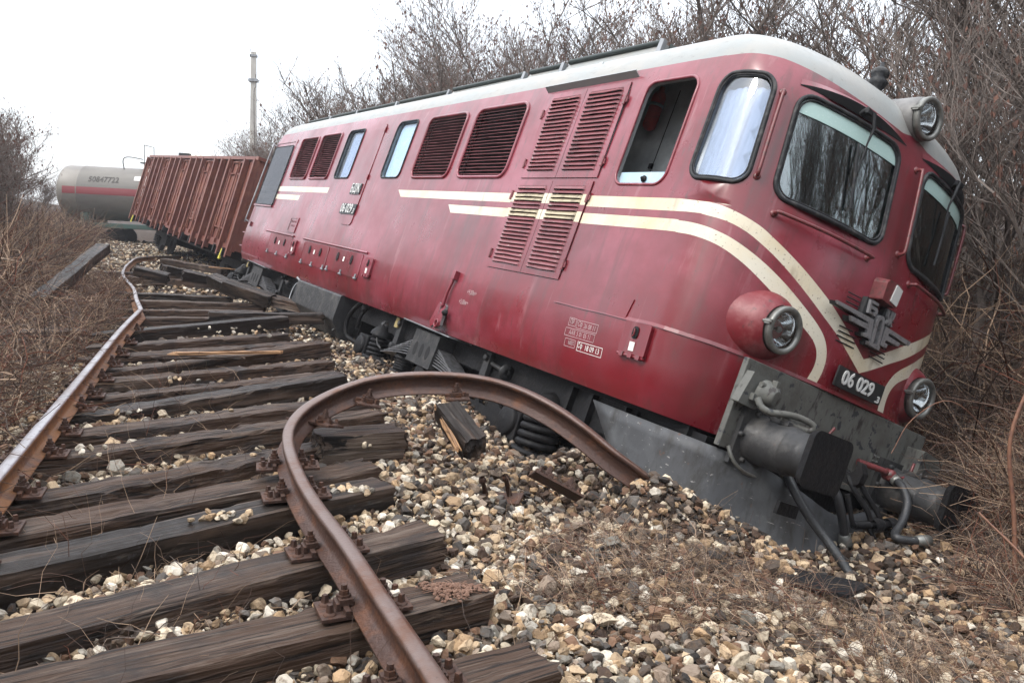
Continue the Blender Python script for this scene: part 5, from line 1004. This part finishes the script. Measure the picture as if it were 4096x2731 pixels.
# ================================================================== VEGETATION
class TB:                       # fast builder of thin 3-sided tapering stems
    def __init__(s): s.v = []; s.f = []; s.c = []; s.n = 0
    def stem(s, P, r0, r1, c, k=3):
        n = len(P); u = None
        for i, p in enumerate(P):
            a = P[max(i - 1, 0)]; b = P[min(i + 1, n - 1)]; tx, ty, tz = b[0] - a[0], b[1] - a[1], b[2] - a[2]; l = math.sqrt(tx * tx + ty * ty + tz * tz) or 1; tx /= l; ty /= l; tz /= l
            if abs(tz) < .9: ux, uy, uz = -ty, tx, 0
            else: ux, uy, uz = 1, 0, 0
            d = ux * tx + uy * ty + uz * tz; ux -= d * tx; uy -= d * ty; uz -= d * tz; l = math.sqrt(ux * ux + uy * uy + uz * uz); ux /= l; uy /= l; uz /= l
            bx, by, bz = ty * uz - tz * uy, tz * ux - tx * uz, tx * uy - ty * ux; r = r0 + (r1 - r0) * i / (n - 1)
            for j in range(k):
                q = 2 * math.pi * j / k; cc, ss = math.cos(q) * r, math.sin(q) * r; s.v.append((p[0] + ux * cc + bx * ss, p[1] + uy * cc + by * ss, p[2] + uz * cc + bz * ss)); s.c.append(c)
        o = s.n
        for i in range(n - 1):
            for j in range(k): s.f.append((o + i * k + j, o + i * k + (j + 1) % k, o + (i + 1) * k + (j + 1) % k, o + (i + 1) * k + j))
        s.n += n * k
    def quad(s, P, c): s.v += P; s.c += [c] * 4; s.f.append((s.n, s.n + 1, s.n + 2, s.n + 3)); s.n += 4
    def mesh(s, name, mat, usecol=True): return npmesh(name, np.array(s.v), np.array(s.f), mat, np.array(s.c) if usecol else None, False, 4)
def grow(tb, lf, rnd, p, d, L, r, lev, maxl, leafy):
    n = 4; P = [p]; q = list(p); dd = list(d)
    for i in range(n):
        for a in range(3): dd[a] += rnd.gauss(0, .13)
        dd[2] += .05; l = math.sqrt(sum(a * a for a in dd)); dd = [a / l for a in dd]; q = [q[a] + dd[a] * L / n for a in range(3)]; P.append(tuple(q))
    tb.stem(P, r, r * .55 if lev < maxl else r * .3, (.0, .0, .0), 5 if lev == 0 else 3)
    if lev >= maxl:
        if rnd.random() < leafy:
            for _ in range(rnd.randint(1, 3)):
                b = P[rnd.randint(1, n)]; s_ = rnd.uniform(.018, .055); a1, a2 = rnd.uniform(-1, 1), rnd.uniform(-1, 1)
                lf.quad([b, (b[0] + s_ * a1, b[1] + s_ * a2, b[2] - s_ * .8), (b[0] + s_ * a1 * .6, b[1] + s_ * a2 * .4 + s_ * .3, b[2] - s_ * 2.2), (b[0] - s_ * .4, b[1] + s_ * .3, b[2] - s_ * 1.0)], (0, 0, 0))
        return
    k = (7, 6, 5, 5)[lev] if lev < 4 else 4
    for i in range(k):
        t = rnd.uniform(.22, 1.0) if lev else .22 + .78 * (i + .5) / k; j = min(int(t * n), n - 1); f = t * n - j; b = tuple(P[j][a] * (1 - f) + P[j + 1][a] * f for a in range(3))
        az = rnd.uniform(0, 6.283); sp = rnd.uniform(.45, .95); c = [dd[0] * .8 + sp * math.cos(az), dd[1] * .8 + sp * math.sin(az), dd[2] * .8 + .12]; l = math.sqrt(sum(a * a for a in c)); c = [a / l for a in c]
        grow(tb, lf, rnd, b, c, L * rnd.uniform(.45, .72), max(r * rnd.uniform(.42, .6), .0045), lev + 1, maxl, leafy)
def tree_proto(seed, H, stems, leafy, maxl=4):
    rnd = random.Random(seed); tb = TB(); lf = TB(); tr = TB()
    for s_ in range(stems):
        az = rnd.uniform(0, 6.28); lean = rnd.uniform(.05, .35) if stems > 1 else .05; h = H * rnd.uniform(.55, .8) / 1.25; base = (rnd.gauss(0, .15) * (stems > 1), rnd.gauss(0, .15) * (stems > 1), -.3)
        d = (lean * math.cos(az), lean * math.sin(az), 1); grow(tb, lf, rnd, base, d, h, H * rnd.uniform(.007, .012), 0, maxl, leafy)
        top = (base[0] + d[0] * h * .5, base[1] + d[1] * h * .5, base[2] + h * .5); tr.stem([base, (base[0] + d[0] * h * .2, base[1] + d[1] * h * .2, base[2] + h * .2)], H * .013, H * .010, (0, 0, 0), 7)
    return tr.mesh('trunk', BARK, False), tb.mesh('branches', BARK, False), (lf.mesh('leaves', LEAF, False) if lf.n else None)
PROT = [tree_proto(3, 7.5, 1, .18), tree_proto(4, 7.0, 2, .12), tree_proto(5, 6.0, 3, .45), tree_proto(6, 7.5, 1, .5), tree_proto(8, 5.0, 4, .35), tree_proto(9, 8.0, 1, .03)]
print('tree faces', [len(p[1].polygons) for p in PROT])
KIND = ('single-trunked bare tree', 'twin-stemmed bare tree', 'many-stemmed leafless shrub', 'bare tree with brown leaves', 'low bushy leafless shrub', 'tall thin leafless tree')
def tree(x, y, k, sc, lab, grp, name='bare_tree', dz=0.0):
    lab = KIND[k] + ' ' + lab
    z = float(gh(x, y)) - .1 + dz; t = empty(name, None, (x, y, z), random.uniform(0, 6.28), label=lab, cat='tree', group=grp); t.scale = (sc * random.uniform(.85, 1.15), sc * random.uniform(.85, 1.15), sc)
    for nm, me in zip(('trunk', 'branches', 'leaves'), PROT[k]):
        if me: o = bpy.data.objects.new(nm, me); COL.objects.link(o); o.parent = t
for i_ in range(1): pass
GB = 'bare trees crowding the bank behind the train'; GLF = 'bare shrubs along the left bank'
rnd = random.Random(21)
# right-hand bank: positions follow the line of trees behind the train
line = [(-21, 56), (-17.5, 50), (-14.5, 43), (-11.5, 38), (-8.8, 34), (-6.4, 30.5), (-4.2, 27.5), (-2.2, 24.8), (-.4, 22.2), (1.3, 19.8), (2.9, 17.6), (4.1, 15.4), (5.2, 13.4), (6.1, 11.6), (6.6, 10.0), (7.0, 8.6), (7.3, 7.2), (7.3, 5.8)]
for i, (x, y) in enumerate(line):
    for r_ in range(2 if y < 19 else 3 if y < 24 else 5):
        off = r_ * 1.7 + rnd.uniform(-.5, .5); sc = rnd.uniform(.80, 1.08) * (1 if r_ else .85) * (1.25 if y > 24 else 1.05 if y > 15 else 1.0)
        if y > 40: sc *= .85
        tree(x + off * .85 + rnd.uniform(-.8, .8), y + off * .55 + rnd.uniform(-.8, .8), rnd.choice((0, 1, 5, 1, 5, 2) if y < 20 else (4, 3, 2, 3, 2)) if r_ else (rnd.choice((1, 5, 0)) if y < 15 else rnd.choice((4, 2, 3))), sc, (('in the front row ' if r_ == 0 else 'in the second row ' if r_ == 1 else 'deep in the wood ') + ('past the mast' if y > 36 else 'over the small rear louvres' if y > 31 else 'over the blue side window' if y > 27 else 'over the big side louvres' if y > 24 else 'above the louvres of the locomotive' if y > 17 else 'above the cab roof' if y > 12 else 'right of the roof headlight')), GB)
for x, y, k, sc, wh in ((5.6, 9.6, 1, .72, 'just right of the roof headlight'), (5.9, 8.4, 4, .9, 'at the right edge level with the windshield'), (6.0, 7.4, 2, .7, 'at the right edge beside the far windshield'), (5.2, 10.8, 4, .85, 'close behind the roof horn'), (5.9, 6.6, 4, .62, 'at the right edge behind the far headlight')): tree(x, y, k, sc, wh, 'saplings on the bank beside the nose', 'bare_sapling')
# left bank
left = [(-12.5, 17.5), (-13.8, 20.5), (-15.2, 24), (-17, 27.5), (-19.2, 31.5), (-21.5, 35.5), (-24, 39.5), (-26, 43.5)]
for i, (x, y) in enumerate(left):
    for r_ in range(4):
        tree(x - 2.6 * (y > 22) - r_ * 1.5 + rnd.uniform(-.7, .7), y - r_ * .6 + rnd.uniform(-1, 1), rnd.choice((2, 4, 2, 4)), rnd.uniform(.80, 1.0) * (1.1 if r_ > 1 else .8) * (1.0 if y < 28 else .85), (('edging' if r_ == 0 else 'set back from') + ' the left bank ' + ('near the frame edge' if y < 26 else 'left of the tank wagon')), GLF, 'bare_shrub')
for x, y, sc in ((-10.9, 14.4, .62), (-9.6, 11.5, .45), (-11.2, 12.6, .6), (-8.6, 9.6, .35), (-24.8, 46, .62), (-29, 49, .6), (-22, 52, .5), (-19, 55, .5)): tree(x, y, 4, sc, 'on the left bank ' + ('beyond the tank wagon' if y > 40 else 'nearest the camera'), GLF, 'bare_shrub')
MAXZ = [max(v.co.z for v in p[1].vertices) for p in PROT]
for i in range(26):      # the row that carries the skyline from behind the mast up to the middle of the roof
    u = 470 + 21 * i + rnd.uniform(-8, 8); y = 46 - 24 * (i / 25) + rnd.uniform(-1.5, 1.5); x = (u - 1176) / 1843 * y; hor = 488 + .05 * (u - 230)
    top = float(np.interp(u, (470, 600, 700, 800, 870, 1050), (350, 285, 240, 195, 150, 105))) + rnd.uniform(-12, 35); need = 1.5 + (hor - top) / 1843 * y - float(gh(x, y)); k = (3, 1, 2, 0, 4)[i % 5]
    tree(x, y, k, need / MAXZ[k], ('beside the mast' if u < 620 else 'over the rear cab door' if u < 720 else 'over the tall rear windows' if u < 880 else 'over the big side louvres') + ', skyline row, %s' % ('nearer' if i % 2 else 'farther'), GB)
for i, (x, y, sc) in enumerate(((-11.4, 16.2, .66), (-12.6, 18.0, .76), (-14.6, 20.5, .76), (-16.4, 23.0, .72), (-18.4, 25.5, .72), (-20.2, 28.5, .70), (-22.2, 31.0, .66), (-24.5, 34.0, .62))):
    tree(x, y, (2, 4)[i % 2], sc, 'in the hazy left thicket, number %s back from the frame edge' % ('one two three four five six seven eight'.split()[i]), GLF, 'bare_shrub')
# trees behind and beside the camera: the train's paint and glass reflect them
for i in range(46):
    a = R(-205 + i * 4.9); r_ = rnd.uniform(9, 15); x, y = r_ * math.cos(a), r_ * math.sin(a)
    if y < 4 or x < -9: tree(x, min(y, 3), rnd.choice((0, 1, 3)), rnd.uniform(1.0, 1.35), 'behind the photographer', 'bare trees behind the photographer')
# undergrowth: tangled dry stems
COLS = [(.080, .048, .036), (.11, .070, .053), (.048, .032, .026), (.30, .21, .145), (.13, .052, .034), (.10, .080, .070), (.17, .125, .095)]
def brush(name, fn, n, lab, hmin, hmax, r0, flat=.5, seg=4, pale=.15, lift=.2):
    tb = TB(); rn = random.Random(hash(name) % 1000 if False else len(name) * 7); c = 0
    while c < n:
        x, y = fn(rn); h = rn.uniform(hmin, hmax); z = float(gh(x, y)) - .02; az = rn.uniform(0, 6.283); up = rn.uniform(0, 1) ** flat; d = [math.cos(az) * (1 - up * .8), math.sin(az) * (1 - up * .8), lift + up]
        l = math.sqrt(sum(a * a for a in d)); d = [a / l for a in d]; z0 = z + (rn.random() ** 2 * hmax * .5 * (1 - up) if lift > .1 else .055); p = [x, y, z0]; P = [tuple(p)]; g = rn.uniform(.02, .5)
        for i in range(seg):
            d = [d[0] + rn.gauss(0, .32), d[1] + rn.gauss(0, .32), d[2] + rn.gauss(0, .26) - g * (.6)]; l = math.sqrt(sum(a * a for a in d)); d = [a / l for a in d]; p = [p[a] + d[a] * h / seg for a in range(3)]
            p[2] = max(p[2], z + (.005 if lift > .1 else .045) + rn.random() * .05); P.append(tuple(p))
        col = COLS[3] if rn.random() < pale else rn.choice(COLS); k = rn.uniform(.7, 1.25); r_ = r0 * rn.uniform(.5, 1.5); tb.stem(P, r_, r_ * .35, tuple(q * k for q in col)); c += 1
    o = bpy.data.objects.new(name, tb.mesh(name, STEM)); COL.objects.link(o); tag(o, lab, kind='stuff'); return o
def fleft(y0, y1, dmax, wdt):
    def f(rn):
        y = y0 + (y1 - y0) * rn.random() ** 1.3; x = float(xl(y)) + (dmax - abs(rn.gauss(0, wdt))) ; return x, y
    return f
brush('left_undergrowth', fleft(1.2, 17, -.35, 1.6), 15000, 'tangled dry brush along the left rail', .25, .95, .0042, 1.3, 6, .10)
brush('left_far_undergrowth', fleft(9, 42, -1.8, 3.2), 11000, 'dry brush on the left bank further back', .4, 1.7, .008, .7)
def fright(rn):
    y = .8 + 13 * rn.random() ** 1.1; y = max(y, 6.1) if y > 3 else y + 3.2; x = float(xl(y)) + 7.35 + abs(rn.gauss(0, 1.4)) - .3 * rn.random() ** 2; return x, y
def frn(rn): y = 3.6 + 2.6 * rn.random(); return float(xl(y)) + 6.1 + (.65 if y > 5.3 else 0) + abs(rn.gauss(0, .8)), y
brush('near_right_undergrowth', frn, 7500, 'low tangled brush around the far buffer', .15, .60, .0032, 2.2, 4, .15, .05)
brush('right_undergrowth', fright, 15000, 'tangled dry brush on the bank right of the nose', .3, 1.15, .0036, 1.2)
def frf(rn): y = 5 + 33 * rn.random(); return float(xl(y)) + 8 + abs(rn.gauss(0, 2.8)), y
brush('bank_undergrowth', frf, 7000, 'dry brush under the trees behind the train', .6, 2.0, .008, .5)
def fmat(rn):
    c = rn.choice(((1.0, 3.9, .40, .22), (1.35, 4.1, .45, .22), (.75, 4.4, .35, .15), (1.75, 3.75, .4, .25), (2.2, 3.6, .35, .35), (2.6, 4.1, .3, .4), (.5, 3.7, .3, .12))); return c[0] + rn.gauss(0, c[2]), c[1] + rn.gauss(0, c[3])
brush('dry_grass_mats', fmat, 3000, 'flattened dry grass lying on the ballast right of the bent rail', .15, .55, .0015, 5, 5, .30, .02)
def fbt(rn): y = 1.4 + 6.5 * rn.random(); return float(xl(y)) + .35 + abs(rn.gauss(0, .55)), y
brush('dry_twigs', fbt, 1000, 'thin dry twigs between the sleepers', .12, .5, .0018, 3.0, 4, .2, .05)
# single canes that stand out
for P, r_, lab in (([(3.45, 5.1, -.8), (3.42, 5.2, -.2), (3.36, 5.25, .3), (3.50, 5.3, .75), (3.7, 5.4, 1.1)], .017, 'thick orange-brown cane curving up right of the far headlight'), ([(3.0, 4.0, -.75), (3.05, 4.25, -.5), (3.2, 4.6, -.35), (3.0, 4.9, -.1)], .012, 'dark bent cane at the lower right'), ([(4.2, 6.4, -.5), (3.75, 6.1, .1), (3.3, 5.9, .42), (2.95, 5.75, .3), (2.8, 5.7, .05)], .005, 'thin reddish cane arching over the beam end'),
                ([(-8.6, 12.0, .3), (-8.3, 11.6, .6), (-7.9, 11.3, 1.1)], .04, 'pale broken stump of a branch in the left brush'), ([(-9.2, 12.6, .4), (-8.4, 12.4, .75), (-7.6, 12.2, .7)], .03, 'pale snapped branch lying across the left brush')):
    tb = MB(); pp = catmull(P, 5); tb.tube(pp, [r_ * (1 - .5 * i / len(pp)) for i in range(len(pp))], 7); o = obj('dry_cane', tb, M('cane_bark', (.20, .095, .055), .6, var=[(18, (.11, .05, .035), .4, .7)]) if 'pale' not in lab else M('pale_wood', (.36, .28, .20), .8)); tag(o, lab, 'branch')
print('objects', len(bpy.data.objects), 'faces', sum(len(m_.polygons) for m_ in bpy.data.meshes))

# ------------------------------------------------------------------ haze
hm = bpy.data.materials.new('haze_air'); hm.use_nodes = True; t = hm.node_tree; t.nodes.clear(); pv = t.nodes.new('ShaderNodeVolumePrincipled'); pv.inputs['Color'].default_value = (.93, .94, 1, 1); pv.inputs['Density'].default_value = .0009
oo = t.nodes.new('ShaderNodeOutputMaterial'); t.links.new(pv.outputs[0], oo.inputs['Volume'])
m = MB(); m.box((0, 135, 6), (150, 340, 20)); o = obj('haze', m, hm); tag(o, 'thin pale winter haze', kind='stuff')
SC.cycles.volume_step_rate = 4
